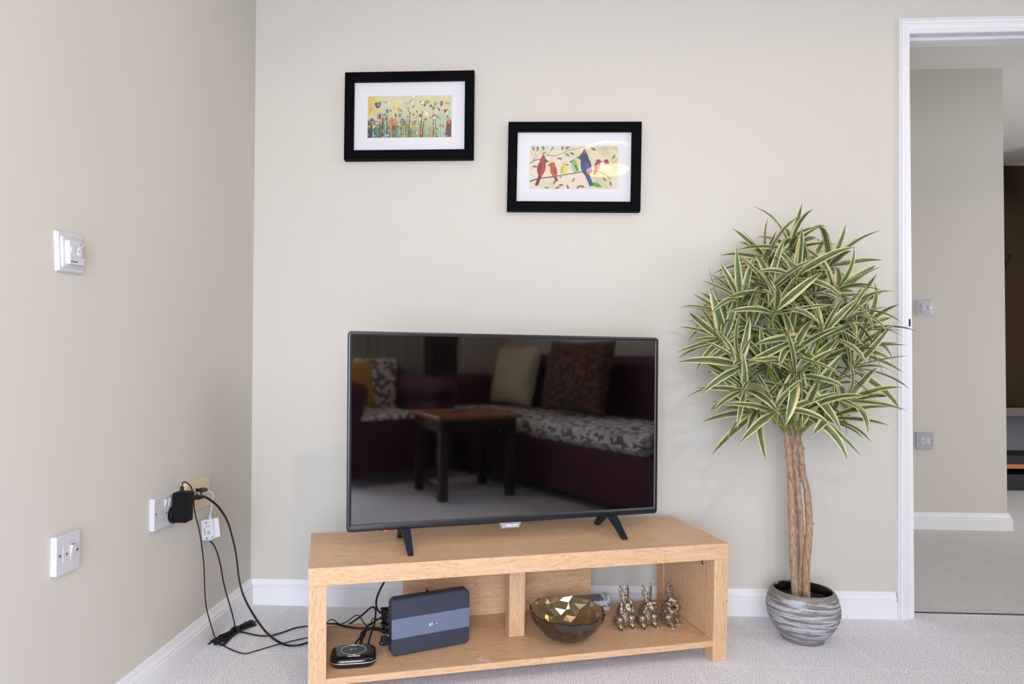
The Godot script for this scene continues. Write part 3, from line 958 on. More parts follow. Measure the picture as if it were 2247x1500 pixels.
# ---------------------------------------------------------------- TV stand
func build_stand() -> void:
	var s := thing("tv_stand", "low oak television stand with open shelf standing at an angle to the wall", "tv stand", STAND_AT, sbasis)
	var W := 1.1504
	var D := 0.3157
	var lw := 0.0435
	put("top", box_mesh(V(0, TOP - 0.0445, -D), V(W, TOP, 0), 0.0008, 0, Vector2(0.1, 0.3)), M.oak, s)
	# the feet follow the carpet, which rises towards the wall
	for x in [0.0008, W - lw - 0.0008]:
		for z in [[-0.0395, -0.0005], [-D, -D + 0.039]]:
			var y0: float = z[0] * tan(STAND_TIP) * -0.0
			if z[0] < -0.1:
				y0 = -tan(STAND_TIP) * 0.285
			put("leg", box_mesh(V(x, y0, z[0]), V(x + lw, TOP - 0.0447, z[1]), 0.0007, 1, Vector2(x, x * 3.0 + z[0])), M.oak, s)
	put("side_panel", box_mesh(V(0.004, 0.0425, -D + 0.039), V(0.0395, TOP - 0.0447, -0.0395), 0.0, 1, Vector2(0.2, 0.07)), M.oak, s)
	put("side_panel", box_mesh(V(W - 0.0405, 0.0425, -D + 0.039), V(W - 0.004, TOP - 0.0447, -0.0395), 0.0, 1, Vector2(0.5, 0.19)), M.oak, s)
	put("shelf", box_mesh(V(lw + 0.0005, 0.0428, -D + 0.001), V(W - lw - 0.0005, SHELF, -0.0012), 0.0006, 0, Vector2(0.35, 0.61)), M.oak, s)
	put("back_panel", box_mesh(V(0.268, SHELF + 0.0003, -0.3145), V(0.868, TOP - 0.0447, -0.3025), 0.0004, 0, Vector2(0.7, 0.83)), M.oak, s)
	put("divider", box_mesh(V(0.5482, SHELF + 0.0003, -0.175), V(0.5942, TOP - 0.0447, -0.136), 0.0007, 1, Vector2(0.15, 0.42)), M.oak, s)
	var st := mb(true)
	lathe(st, [Vector2(0.0065, 0.0), Vector2(0.0065, 0.002), Vector2(0.0052, 0.003), Vector2(0.002, 0.003), Vector2(0.0015, 0.0015), Vector2(0.0, 0.0015)], 18)
	var cm := put("cam_screw", done(st), M.screw, s, Transform3D(Basis(Vector3.BACK, PI / 2), V(1.1098, 0.2625, -0.062)))
	cm.set_meta("label", "round steel fixing screw")
	# a pale scrape where the foil has lifted
	st = mb()
	prism(st, [Vector2(-0.018, -0.004), Vector2(-0.004, -0.0015), Vector2(0.004, -0.010), Vector2(0.012, -0.008), Vector2(0.019, -0.001), Vector2(0.010, -0.004), Vector2(0.004, -0.004), Vector2(-0.001, 0.004), Vector2(-0.008, 0.0025)], 0.0, 0.0004)
	prism(st, [Vector2(-0.014, 0.007), Vector2(0.0, 0.0085), Vector2(-0.004, 0.0105), Vector2(-0.012, 0.0095)], 0.0, 0.0004)
	prism(st, [Vector2(-0.002, 0.019), Vector2(0.004, 0.017), Vector2(0.002, 0.022)], 0.0, 0.0004)
	var sc := put("scrape", done(st), mat(c8(214, 200, 186), 0.7), s, Transform3D(Basis(V(1, 0, 0.18), V(-0.18, 0, -1), V(0, 1, 0)), V(0.4455, SHELF, -0.021)))
	sc.set_meta("label", "small pale scrape in the shelf foil")

# ---------------------------------------------------------------- television
func build_tv() -> void:
	var b := sbasis * Basis(Vector3.UP, 0.05) * Basis(Vector3.RIGHT, -0.015)
	var t := thing("television", "black flat screen television, switched off, on the oak stand", "television", SL(0.5610, TOP + 0.0004, -0.1555), b)
	var w := 0.9335
	var y0 := 0.0455
	var y1 := 0.5815
	var h := y1 - y0
	var cy := (y0 + y1) / 2
	var mid := Transform3D(Basis.IDENTITY, V(0, cy, 0))
	# bezel ring, rounded outside
	var st := mb(true)
	var inner := [Vector2(-w / 2 + 0.0120, -h / 2 + 0.0205), Vector2(w / 2 - 0.0120, -h / 2 + 0.0205), Vector2(w / 2 - 0.0120, h / 2 - 0.0105), Vector2(-w / 2 + 0.0120, h / 2 - 0.0105)]
	var R := rrect(w, h, 0.010, 6)
	var n := R.size()
	var ring := func(i: int, lv: int) -> Vector3:
		var o: Vector2 = R[i]
		var q: Vector2 = inner[[2, 3, 0, 1][i / 7]]
		match lv:
			0: return V(o.x * 0.998, o.y * 0.998, -0.022)
			1: return V(o.x, o.y, -0.004)
			2: return V(o.x - signf(o.x) * 0.0006, o.y - signf(o.y) * 0.0006, -0.0012)
			3: return V(lerpf(o.x, q.x, 0.2), lerpf(o.y, q.y, 0.2), 0.0)
			4: return V(lerpf(o.x, q.x, 0.9), lerpf(o.y, q.y, 0.9), 0.0)
		return V(q.x, q.y, -0.0035)
	for lv in 5:
		for i in n:
			var j := (i + 1) % n
			quad(st, ring.call(i, lv), ring.call(j, lv), ring.call(j, lv + 1), ring.call(i, lv + 1))
	var bz := put("bezel", done(st), M.bezel, t, mid)
	put("screen", box_mesh(V(-w / 2 + 0.0115, -h / 2 + 0.020, -0.008), V(w / 2 - 0.0115, h / 2 - 0.010, -0.003)), M.screen, t, mid)
	put("screen_glass", box_mesh(V(-w / 2 + 0.0115, -h / 2 + 0.020, -0.0029), V(w / 2 - 0.0115, h / 2 - 0.010, -0.0024)), M.screen_glass, t, mid)
	st = mb()
	prism(st, rrect(w * 0.995, h * 0.995, 0.01), -0.024, -0.0215)
	bx(st, V(-0.36, -0.25, -0.058), V(0.36, 0.12, -0.023), 0.012)
	put("back_cover", done(st), M.bezel, t, mid)
	put("standby_light", box_mesh(V(-0.367, y0 - 0.0012, -0.0045), V(-0.360, y0 + 0.0008, -0.001)), M.led, bz, Transform3D(Basis.IDENTITY, V(0, -cy, 0)))
	put("standby_light", box_mesh(V(-0.3865, y0 - 0.001, -0.004), V(-0.3835, y0 + 0.0004, -0.001)), M.led, bz, Transform3D(Basis.IDENTITY, V(0, -cy, 0)))
	# two V shaped feet of flat blades
	for x in [-0.3105, 0.3085]:
		for f in [1, -1]:
			var zt := 0.006 if f > 0 else -0.030
			var zb := 0.088 if f > 0 else -0.090
			st = mb()
			var pts := []
			for e in [[zt - 0.011 * f, y0 + 0.004], [zb - 0.010 * f, 0.0], [zb + 0.002 * f, 0.0], [zb + 0.004 * f, 0.003], [zt + 0.014 * f, y0 + 0.004]]:
				pts.append(e)
			var c := V(x, 0.02, (zt + zb) / 2)
			var wt := 0.0125
			var wb := 0.0068
			var L := []
			var Rr := []
			for e in pts:
				var ww := lerpf(wb, wt, e[1] / (y0 + 0.004))
				L.append(V(x - ww, e[1], e[0]))
				Rr.append(V(x + ww, e[1], e[0]))
			convex(st, L.duplicate(), c, Transform3D.IDENTITY, 0, Vector2.ZERO)
			convex(st, Rr.duplicate(), c, Transform3D.IDENTITY, 0, Vector2.ZERO)
			for i in 5:
				var j := (i + 1) % 5
				convex(st, [L[i], L[j], Rr[j], Rr[i]], c, Transform3D.IDENTITY, 0, Vector2.ZERO)
			put("foot", done(st), M.foot, t)
	# badge under the lower edge
	st = mb()
	prism(st, [Vector2(-0.0265, -0.0155), Vector2(0.0265, -0.0155), Vector2(0.033, 0.0005), Vector2(-0.033, 0.0005)], -0.006, -0.001, 0.0008)
	var bd := put("badge", done(st), mat(c8(176, 178, 182), 0.25, 0.4), t, Transform3D(Basis.IDENTITY, V(-0.0065, y0, 0)))
	bd.set_meta("label", "clear silver maker's badge under the screen edge")
	put("badge_lettering", lettering("PHILIPS", 0.0070), M.white_ink, bd, Transform3D(Basis.IDENTITY, V(0.004, -0.0085, -0.0008)))
	put("badge_mark", box_mesh(V(-0.021, -0.011, -0.001), V(-0.019, -0.006, -0.0006)), M.white_ink, bd)

# ---------------------------------------------------------------- pictures
func build_pictures() -> void:
	for i in 2:
		var p := thing("picture_frame", ["black framed print of a flower meadow, the higher picture on the left", "black framed print of coloured birds on a branch, the lower picture on the right"][i], "picture", [V(0.5585, 1.7125, 0.0), V(1.1310, 1.5250, 0.0)][i], Basis(Vector3.BACK, [-0.006, -0.0165][i]), "black framed pictures on the wall above the television")
		var w := 0.4550
		var h := 0.3075
		var st := mb()
		rect_sweep(st, w, h, [Vector2(0, 0.001), Vector2(0, 0.0265), Vector2(0.0012, 0.0275), Vector2(0.031, 0.0275), Vector2(0.0323, 0.0265), Vector2(0.0323, 0.012)])
		put("frame", done(st), M.frame, p)
		put("backing", box_mesh(V(-w / 2 + 0.005, -h / 2 + 0.005, 0.0015), V(w / 2 - 0.005, h / 2 - 0.005, 0.010)), M.frame, p)
		# mount with a bevelled window
		st = mb()
		var ow := w - 0.062
		var oh := h - 0.062
		var px: float = [0.298, 0.304][i]
		var py: float = [0.149, 0.150][i]
		var mx: float = (ow - px) / 2
		var my: float = (oh - py) / 2
		for s in 4:
			var c0: Vector2 = [Vector2(-1, -1), Vector2(1, -1), Vector2(1, 1), Vector2(-1, 1)][s]
			var c1: Vector2 = [Vector2(1, -1), Vector2(1, 1), Vector2(-1, 1), Vector2(-1, -1)][s]
			quad(st, V(c0.x * ow / 2, c0.y * oh / 2, 0.0135), V(c1.x * ow / 2, c1.y * oh / 2, 0.0135), V(c1.x * px / 2, c1.y * py / 2, 0.0135), V(c0.x * px / 2, c0.y * py / 2, 0.0135))
			quad(st, V(c0.x * px / 2, c0.y * py / 2, 0.0135), V(c1.x * px / 2, c1.y * py / 2, 0.0135), V(c1.x * (px / 2 - 0.0012), c1.y * (py / 2 - 0.0012), 0.0122), V(c0.x * (px / 2 - 0.0012), c0.y * (py / 2 - 0.0012), 0.0122))
		put("mount", done(st), M.mount, p)
		st = mb()
		quad(st, V(-px / 2, -py / 2, 0.0121), V(px / 2, -py / 2, 0.0121), V(px / 2, py / 2, 0.0121), V(-px / 2, py / 2, 0.0121), Vector2(0, 1), Vector2(1, 1), Vector2(1, 0), Vector2(0, 0))
		quad(st, V(-px / 2, -py / 2, 0.0101), V(-px / 2, py / 2, 0.0101), V(px / 2, py / 2, 0.0101), V(px / 2, -py / 2, 0.0101))
		var pm := mat(Color.WHITE, 0.55)
		pm.albedo_texture = meadow_picture() if i == 0 else birds_picture()
		put("print", done(st), pm, p)
		put("glass", box_mesh(V(-ow / 2, -oh / 2, 0.0160), V(ow / 2, oh / 2, 0.0175)), M.picture_glass, p)

# ---------------------------------------------------------------- fittings on the walls
func on_left(y: float, z: float, roll := 0.0) -> Transform3D:
	return Transform3D(Basis(V(0, 0, -1), V(0, 1, 0), V(1, 0, 0)) * Basis(Vector3.BACK, roll), V(0, y, z))

func screw_at(p: Node3D, x: float, y: float, z: float) -> void:
	var st := mb(true)
	lathe(st, [Vector2(0.0031, -0.001), Vector2(0.0031, 0.0004), Vector2(0.0022, 0.0008), Vector2(0.0, 0.0008)], 14)
	var s := put("screw", done(st), M.screw, p, Transform3D(Basis(Vector3.RIGHT, PI / 2), V(x, y, z)))
	put("screw_slot", box_mesh(V(-0.0026, 0.0004, -0.0006), V(0.0026, 0.0011, 0.0006)), M.slot, s, Transform3D(Basis(Vector3.UP, 1.2), Vector3.ZERO))

func thermostat(label: String, t: Transform3D, w: float, h: float) -> void:
	var o := thing("thermostat", label, "thermostat", t.origin, t.basis, "wall thermostats")
	var st := mb()
	for e in [[1.0, 0.0, 0.005], [0.955, 0.005, 0.0085]]:
		prism(st, rrect(w * e[0], h * e[0], 0.003), e[1], e[2], 0.0015)
	put("base_plate", done(st), M.plastic_white, o)
	st = mb(true)
	# raised pillow between plate and cover
	prism(st, rrect(w * 0.82, h * 0.80, 0.006), 0.008, 0.0120, 0.0035)
	put("collar", done(st), M.plastic_white, o)
	var bw := w * 0.60
	var bh := h * 0.60
	st = mb()
	prism(st, rrect(bw, bh, 0.004), 0.010, 0.021, 0.0022)
	var c := put("cover", done(st), M.plastic_white, o, Transform3D(Basis.IDENTITY, V(0, -0.001, 0)))
	st = mb(true)
	lathe(st, [Vector2(0.0108, 0.0), Vector2(0.0108, 0.0018), Vector2(0.0100, 0.0027), Vector2(0.0, 0.0027)], 32)
	var d := put("dial", done(st), M.plastic_white, o, Transform3D(Basis(Vector3.RIGHT, PI / 2), V(bw * 0.22, 0.002, 0.0205)))
	put("pointer", box_mesh(V(-0.0105, 0.0025, -0.0004), V(-0.002, 0.0031, 0.0004)), M.ink, d)
	put("rocker", plate_mesh(0.0115, 0.0150, 0.003, 0.0, 0.0022, 0.0009), M.plastic_white, o, Transform3D(Basis(Vector3.RIGHT, 0.12), V(-bw * 0.29, 0.004, 0.0206)))
	put("indicator", box_mesh(V(-0.0009, -0.0014, 0.0208), V(0.0009, 0.0014, 0.0214)), M.ink, o, Transform3D(Basis.IDENTITY, V(bw * 0.3, bh * 0.38, 0)))
	st = mb()
	for a in 7:
		var an := 0.9 + a * 0.74
		bx(st, V(-0.0006, -0.0006, 0.0), V(0.0006, 0.0006, 0.0004), 0.0, Transform3D(Basis.IDENTITY, V(bw * 0.22 + cos(an) * 0.0130, 0.002 + sin(an) * 0.0130, 0.0209)))
	bx(st, V(-bw * 0.27, -0.0125, 0.0209), V(-bw * 0.24, -0.0105, 0.0213))
	put("scale_marks", done(st), M.ink, c, Transform3D(Basis.IDENTITY, V(0, 0.001, 0)))
	put("lettering", lettering("thermostat", 0.0028, 0.0004), M.ink, c, Transform3D(Basis.IDENTITY, V(-bw * 0.22, -bh * 0.37, 0.0211)))

func rocker(p: Node3D, x: float, y: float, z: float, w: float, h: float, red: bool, tipped: float) -> void:
	# wedge whose top stands proud, with a red flash on its upper face
	var st := mb()
	var c := V(0, 0, tipped * 0.4)
	var a := [V(-w / 2, -h / 2, 0), V(w / 2, -h / 2, 0), V(w / 2, h / 2, 0), V(-w / 2, h / 2, 0)]
	var b := [V(-w / 2, -h / 2, 0.0008), V(w / 2, -h / 2, 0.0008), V(w / 2, h / 2, tipped), V(-w / 2, h / 2, tipped)]
	convex(st, b.duplicate(), c, Transform3D.IDENTITY, 0, Vector2.ZERO)
	convex(st, a.duplicate(), c, Transform3D.IDENTITY, 0, Vector2.ZERO)
	for i in 4:
		convex(st, [a[i], a[(i + 1) % 4], b[(i + 1) % 4], b[i]], c, Transform3D.IDENTITY, 0, Vector2.ZERO)
	var s := put("switch", done(st), M.plastic_white, p, Transform3D(Basis.IDENTITY, V(x, y, z)))
	if red:
		put("red_flash", box_mesh(V(-w / 2 + 0.0008, h / 2 - 0.0002, 0.0006), V(w / 2 - 0.0008, h / 2 + 0.0004, tipped - 0.0006)), M.red, s)

func fused_spur(label: String, t: Transform3D, w: float, h: float, back: Material, on_red := false) -> void:
	var o := thing("switch_plate", label, "switch", t.origin, t.basis, "fused switch plates")
	put("plate", plate_mesh(w, h, 0.002, 0.0, 0.012, 0.0012), back, o)
	put("fuse_holder", plate_mesh(w * 0.27, h * 0.40, 0.001, 0.012, 0.0128, 0.0003), M.plastic_white, o, Transform3D(Basis.IDENTITY, V(-w * 0.10, 0, 0)))
	var st := mb(true)
	lathe(st, [Vector2(0.003, 0), Vector2(0.003, 0.0006), Vector2(0.0015, 0.001), Vector2(0, 0.001)], 14)
	put("fuse_cap", done(st), M.screw, o, Transform3D(Basis(Vector3.RIGHT, PI / 2), V(-w * 0.10, 0.0, 0.0127)))
	rocker(o, w * 0.17 if not on_red else w * 0.14, -0.0004, 0.012, w * 0.22 if not on_red else w * 0.16, h * 0.40, on_red, 0.0062 if on_red else 0.003)
	screw_at(o, -w * 0.36, 0.0, 0.012)
	screw_at(o, w * 0.38, 0.0, 0.012)

func build_wall_fittings() -> void:
	thermostat("white wall thermostat with dial, high on the left wall", on_left(1.0502, 0.9632, 0.075), 0.0765, 0.082)
	fused_spur("white fused switch plate with red topped rocker on the left wall", on_left(0.4378, 0.9628), 0.0705, 0.0785, M.plastic_white, true)
	# double socket
	var o := thing("double_socket", "white double wall socket with two rocker switches on the left wall", "socket", V(0, 0.4455, 0.5735), on_left(0, 0).basis)
	put("plate", plate_mesh(0.146, 0.0825, 0.002, 0.0, 0.012, 0.0012), M.plastic_white, o)
	for x in [-0.0195, 0.0008]:
		rocker(o, x, 0.0205, 0.012, 0.0085, 0.0215, true, 0.0056)
	for c in [-0.040, 0.036]:
		var st := mb()
		bx(st, V(c - 0.0022, -0.0045, 0.0118), V(c + 0.0022, 0.0040, 0.0123))
		bx(st, V(c - 0.0125, -0.0230, 0.0118), V(c - 0.0065, -0.0190, 0.0123))
		bx(st, V(c + 0.0070, -0.0230, 0.0118), V(c + 0.0130, -0.0190, 0.0123))
		put("pin_holes", done(st), mat(c8(170, 170, 174), 0.7), o)
	screw_at(o, -0.0645, 0.0008, 0.012)
	screw_at(o, -0.0148, -0.0048, 0.012)
	# yellowed media plate
	o = thing("media_plate", "yellowed cream aerial and telephone plate beside the corner on the left wall", "socket", V(0, 0.4545, 0.4075), on_left(0, 0).basis)
	put("plate", plate_mesh(0.1405, 0.0855, 0.002, 0.0, 0.010, 0.0012), M.plastic_cream, o)
	for e in [[-0.0145, 0.0165], [-0.0145, 0.0015], [0.0135, 0.0035], [-0.0330, 0.0100]]:
		var st := mb(true)
		lathe(st, [Vector2(0.0055, 0), Vector2(0.0055, 0.0012), Vector2(0.0042, 0.0016), Vector2(0.0040, 0.0006), Vector2(0, 0.0006)], 18)
		put("outlet", done(st), M.slot, o, Transform3D(Basis(Vector3.RIGHT, PI / 2), V(e[0], e[1], 0.0098)))
	put("phone_outlet", box_mesh(V(0.031, -0.006, 0.0095), V(0.043, 0.009, 0.0105), 0.0004), M.plastic_white, o)
	screw_at(o, 0.0535, 0.0060, 0.010)
	# power adapter in the right-hand socket: pins side against the plate, body standing off
	o = thing("power_adapter", "chunky black plug-in power adapter in the double socket", "adapter", V(0.0125, 0.4480, 0.5385))
	put("body", box_mesh(V(0.0075, -0.0365, 0.0005), V(0.0480, 0.0430, 0.0405), 0.0040), M.black, o)
	var st2 := mb(true)
	lathe(st2, [Vector2(0.0, 0.0), Vector2(0.021, 0.0), Vector2(0.0235, 0.003), Vector2(0.0235, 0.010), Vector2(0.020, 0.013), Vector2(0.0, 0.013)], 28)
	put("plug_base", done(st2), M.black, o, Transform3D(Basis(Vector3.BACK, -PI / 2) , V(-0.0002, -0.0170, 0.0225)))
	st2 = mb(true)
	tube(st2, [V(0.026, 0.036, 0.022), V(0.026, 0.048, 0.022), V(0.026, 0.058, 0.021)], [0.0055, 0.0048, 0.0034], 10)
	for k in 3:
		tube(st2, [V(0.026, 0.046 + k * 0.004, 0.022), V(0.026, 0.048 + k * 0.004, 0.022)], 0.0056 - k * 0.0004, 10)
	put("strain_relief", done(st2), M.rubber, o)

# ---------------------------------------------------------------- cables
func cable(label: String, pts: Array, r: float, m: Material = M.rubber, per := 6) -> MeshInstance3D:
	var o := put("cable", cord(pts, r, per), m)
	tag(o, label, "cable")
	return o

func flat_cord(pts: Array, r: float, gap: float) -> ArrayMesh:
	var st := mb(true)
	var q := spline(pts, 6)
	for s in [-1, 1]:
		tube(st, q.map(func(p): return p + V(0.3, 0.7, 0.3).normalized() * gap * s), r, 8)
	return done(st)

func build_cables() -> void:
	cable("thin black cable from the top of the power adapter, looping down onto the carpet", [V(0.0385, 0.507, 0.5595), V(0.0385, 0.514, 0.556), V(0.040, 0.514, 0.545), V(0.044, 0.500, 0.525), V(0.046, 0.475, 0.514), V(0.044, 0.445, 0.505), V(0.035, 0.417, 0.480), V(0.030, 0.364, 0.445), V(0.030, 0.310, 0.427), V(0.030, 0.256, 0.414), V(0.030, 0.182, 0.406), V(0.032, 0.130, 0.400), V(0.040, 0.070, 0.385), V(0.044, 0.020, 0.362), V(0.052, 0.004, 0.351), V(0.099, 0.003, 0.386), V(0.151, 0.003, 0.412), V(0.176, 0.003, 0.394), V(0.207, 0.003, 0.362), V(0.237, 0.003, 0.336), V(0.294, 0.003, 0.293), V(0.36, 0.004, 0.27), V(0.45, 0.004, 0.30), V(0.50, 0.004, 0.34)], 0.0017)
	# twin aerial lead with its plug
	var a := thing("aerial_cable", "thick black twin aerial lead arching from the cream plate to the carpet", "cable", V(0.012, 0.458, 0.440))
	var p0 := V(0.012, 0.458, 0.440)
	var pts := [V(0.036, 0.454, 0.432), V(0.037, 0.448, 0.416), V(0.041, 0.434, 0.392), V(0.046, 0.410, 0.359), V(0.052, 0.380, 0.332), V(0.060, 0.351, 0.319), V(0.068, 0.314, 0.313), V(0.078, 0.275, 0.312), V(0.088, 0.234, 0.319), V(0.099, 0.192, 0.331), V(0.110, 0.152, 0.333), V(0.123, 0.119, 0.330), V(0.136, 0.087, 0.321), V(0.150, 0.055, 0.309), V(0.164, 0.025, 0.295), V(0.179, 0.007, 0.290), V(0.209, 0.006, 0.321), V(0.236, 0.006, 0.344), V(0.258, 0.006, 0.356), V(0.276, 0.006, 0.357), V(0.293, 0.006, 0.351), V(0.309, 0.006, 0.336), V(0.36, 0.006, 0.28), V(0.42, 0.006, 0.22)]
	put("lead", flat_cord(pts.map(func(p): return p - p0), 0.0021, 0.0019), M.rubber, a)
	var st := mb(true)
	tube(st, [V(0.000, 0.0, 0.030), V(0.012, 0.0, 0.030), V(0.022, -0.001, 0.016), V(0.0235, -0.003, 0.0), V(0.0245, -0.004, -0.008)], [0.0065, 0.0072, 0.0070, 0.0055, 0.0042], 12)
	put("plug", done(st), M.rubber, a)
	# stubby grey connector on the plate
	st = mb(true)
	tube(st, [V(0.0, 0, 0), V(0.010, 0, 0), V(0.0105, 0, 0), V(0.022, 0.001, -0.001), V(0.0225, 0.001, -0.001), V(0.030, 0.001, -0.002)], [0.0048, 0.0048, 0.0066, 0.0066, 0.0050, 0.0050], 14)
	tag(put("aerial_connector", done(st), mat(c8(52, 56, 64), 0.4, 0.3), null, Transform3D(Basis.IDENTITY, V(0.0108, 0.471, 0.422))), "stubby dark grey aerial connector sticking out of the cream plate", "connector")
	# telephone filter and its leads
	var f := thing("phone_filter", "small white telephone line filter box hanging from a white lead", "filter", V(0.022, 0.348, 0.362))
	var fb := Basis(V(0.55, 0.10, -0.83).normalized(), V(0.0, 1, 0.0), V(0.83, 0.0, 0.55).normalized()).orthonormalized()
	fb = Basis(Vector3.UP, 0.58) * Basis(Vector3.BACK, 0.10)
	put("case", box_mesh(V(-0.024, -0.031, -0.012), V(0.010, 0.029, 0.012), 0.0012), M.plastic_white, f, Transform3D(fb, Vector3.ZERO))
	put("side_case", box_mesh(V(0.0105, -0.030, -0.011), V(0.026, 0.028, 0.0108), 0.0012), mat(c8(206, 208, 216), 0.35), f, Transform3D(fb, Vector3.ZERO))
	st = mb(true)
	tube(st, [V(0.004, 0.028, 0), V(0.004, 0.036, 0), V(0.004, 0.042, 0)], [0.0065, 0.0042, 0.0026], 10)
	put("strain_relief", done(st), M.plastic_white, f, Transform3D(fb, Vector3.ZERO))
	put("jack", box_mesh(V(-0.010, -0.036, -0.005), V(0.002, -0.030, 0.006), 0.0006), M.plastic_white, f, Transform3D(fb, Vector3.ZERO))
	st = mb()
	for e in [[-0.010, 0.021, 0.005, 0.0028], [-0.012, -0.0255, 0.006, 0.0024], [0.003, -0.0245, 0.006, 0.0016], [-0.011, 0.010, 0.003, 0.0022], [-0.004, 0.009, 0.003, 0.0022]]:
		bx(st, V(e[0] - e[2] / 2, e[1] - e[3] / 2, 0.0119), V(e[0] + e[2] / 2, e[1] + e[3] / 2, 0.0123))
	for k in 7:
		bx(st, V(-0.0175, -0.016 + k * 0.0034, 0.0119), V(-0.0155, -0.0138 + k * 0.0034, 0.0123))
	put("printing", done(st), M.ink, f, Transform3D(fb, Vector3.ZERO))
	var ce := put("printing", lettering("CE", 0.0068, 0.0004), M.ink, f, Transform3D(fb * Basis(Vector3.BACK, PI / 2), fb * V(-0.0055, -0.010, 0.0121)))
	ce.set_meta("label", "small printed approval mark")
	var wl := thing("phone_lead", "short white telephone lead from the cream plate to the filter box", "cable", V(0.012, 0.457, 0.374))
	put("lead", cord([V(0.008, 0.0005, -0.001), V(0.016, 0.0, -0.002), V(0.023, -0.008, -0.003), V(0.022, -0.022, -0.004), V(0.018, -0.042, -0.006), V(0.014, -0.062, -0.009), V(0.0125, -0.069, -0.010)], 0.0024, 6), M.plastic_white, wl)
	put("plug", box_mesh(V(-0.002, -0.005, -0.005), V(0.010, 0.006, 0.005), 0.001), M.plastic_white, wl)
	cable("thin black telephone lead from the white filter down to the tied bundle", [V(0.020, 0.313, 0.366), V(0.022, 0.300, 0.346), V(0.025, 0.270, 0.322), V(0.027, 0.219, 0.298), V(0.029, 0.170, 0.284), V(0.032, 0.128, 0.269), V(0.036, 0.091, 0.255), V(0.041, 0.060, 0.247), V(0.046, 0.034, 0.243), V(0.053, 0.025, 0.254), V(0.060, 0.017, 0.268)], 0.0021)
	# tied bundle of spare lead on the carpet
	var b := thing("cable_bundle", "folded bundle of spare black cable lying on the carpet by the left wall", "cable", V(0.063, 0.0, 0.268))
	st = mb(true)
	var ax := V(0.022, 0, -0.082)
	var sd := V(0.082, 0, 0.022).normalized()
	for k in 9:
		var s := (k - 4) / 4.0
		var hh := 0.004 + 0.010 * (1.0 - s * s) * (0.4 + 0.6 * float(k % 3) / 2.0)
		var e0 := 0.92 + 0.22 * sin(k * 2.3)
		var e1 := 0.88 + 0.22 * cos(k * 1.7)
		var sp := 0.016
		st.set_smooth_group(0)
		tube(st, spline([ax * 0.05 + sd * s * 0.007 + V(0, hh + 0.004, 0), ax * 0.6 * e0 + sd * s * sp * 0.9 + V(0, hh + 0.002, 0), ax * e0 + sd * (s * sp * 1.2 + 0.004) + V(0, hh, 0), ax * e0 * 0.97 + sd * (s * sp * 1.2 - 0.006) + V(0, 0.004, 0), ax * 0.5 + sd * s * 0.010 + V(0, 0.004, 0), sd * s * 0.006 + V(0, 0.007, 0), -ax * 0.55 * e1 + sd * (s * sp * 1.1) + V(0, 0.005, 0), -ax * e1 + sd * (s * sp * 1.5 + 0.004) + V(0, 0.003, 0), -ax * e1 * 0.98 + sd * (s * sp * 1.5 - 0.005) + V(0, hh, 0), -ax * 0.5 * e1 + sd * s * sp + V(0, hh + 0.002, 0), ax * 0.05 + sd * s * 0.007 + V(0, hh + 0.004, 0)], 5), 0.0019, 7)
	put("coils", done(st), M.rubber, b)
	st = mb(true)
	for k in 3:
		var ring := []
		for i in 13:
			var an := TAU * i / 12.0
			ring.append(ax * (0.06 * (k - 1)) + sd * cos(an) * 0.0125 + V(0, 0.0115 + sin(an) * 0.0095, 0))
		tube(st, ring, 0.0019, 7)
	put("tie", done(st), M.rubber, b)
	cable("thin black telephone lead running from the bundle along the carpet to the stand", [V(0.066, 0.008, 0.262), V(0.073, 0.004, 0.262), V(0.099, 0.004, 0.270), V(0.125, 0.004, 0.281), V(0.148, 0.004, 0.288), V(0.166, 0.004, 0.288), V(0.186, 0.004, 0.281), V(0.203, 0.004, 0.265), V(0.219, 0.004, 0.245), V(0.235, 0.004, 0.223), V(0.267, 0.004, 0.205), V(0.31, 0.010, 0.21), V(0.345, 0.040, 0.26)], 0.0024)
	# leads on and behind the shelf, in the stand's own axes
	var L := func(pts2: Array) -> Array:
		return pts2.map(func(p): return SL(p.x, p.y, p.z))
	cable("black lead crossing the left end of the shelf to the plugs behind the router", L.call([V(0.024, 0.0655, -0.324), V(0.045, 0.0635, -0.321), V(0.076, 0.063, -0.315), V(0.097, 0.063, -0.296), V(0.121, 0.063, -0.280), V(0.140, 0.063, -0.272), V(0.159, 0.063, -0.268), V(0.179, 0.063, -0.268), V(0.195, 0.063, -0.260), V(0.209, 0.064, -0.242), V(0.222, 0.067, -0.222), V(0.235, 0.072, -0.205)]), 0.0028)
	cable("small upright loop of thin black lead at the left end of the shelf", L.call([V(0.030, 0.064, -0.324), V(0.046, 0.0665, -0.323), V(0.053, 0.0715, -0.323), V(0.061, 0.0735, -0.324), V(0.069, 0.0705, -0.3225), V(0.076, 0.066, -0.318), V(0.085, 0.063, -0.310)]), 0.0015)
	cable("thin black lead arching over the back edge of the shelf", L.call([V(0.088, 0.053, -0.335), V(0.106, 0.061, -0.332), V(0.119, 0.072, -0.327), V(0.128, 0.081, -0.319), V(0.135, 0.086, -0.309), V(0.142, 0.085, -0.298), V(0.148, 0.078, -0.287), V(0.156, 0.070, -0.275), V(0.165, 0.065, -0.258)]), 0.0016)
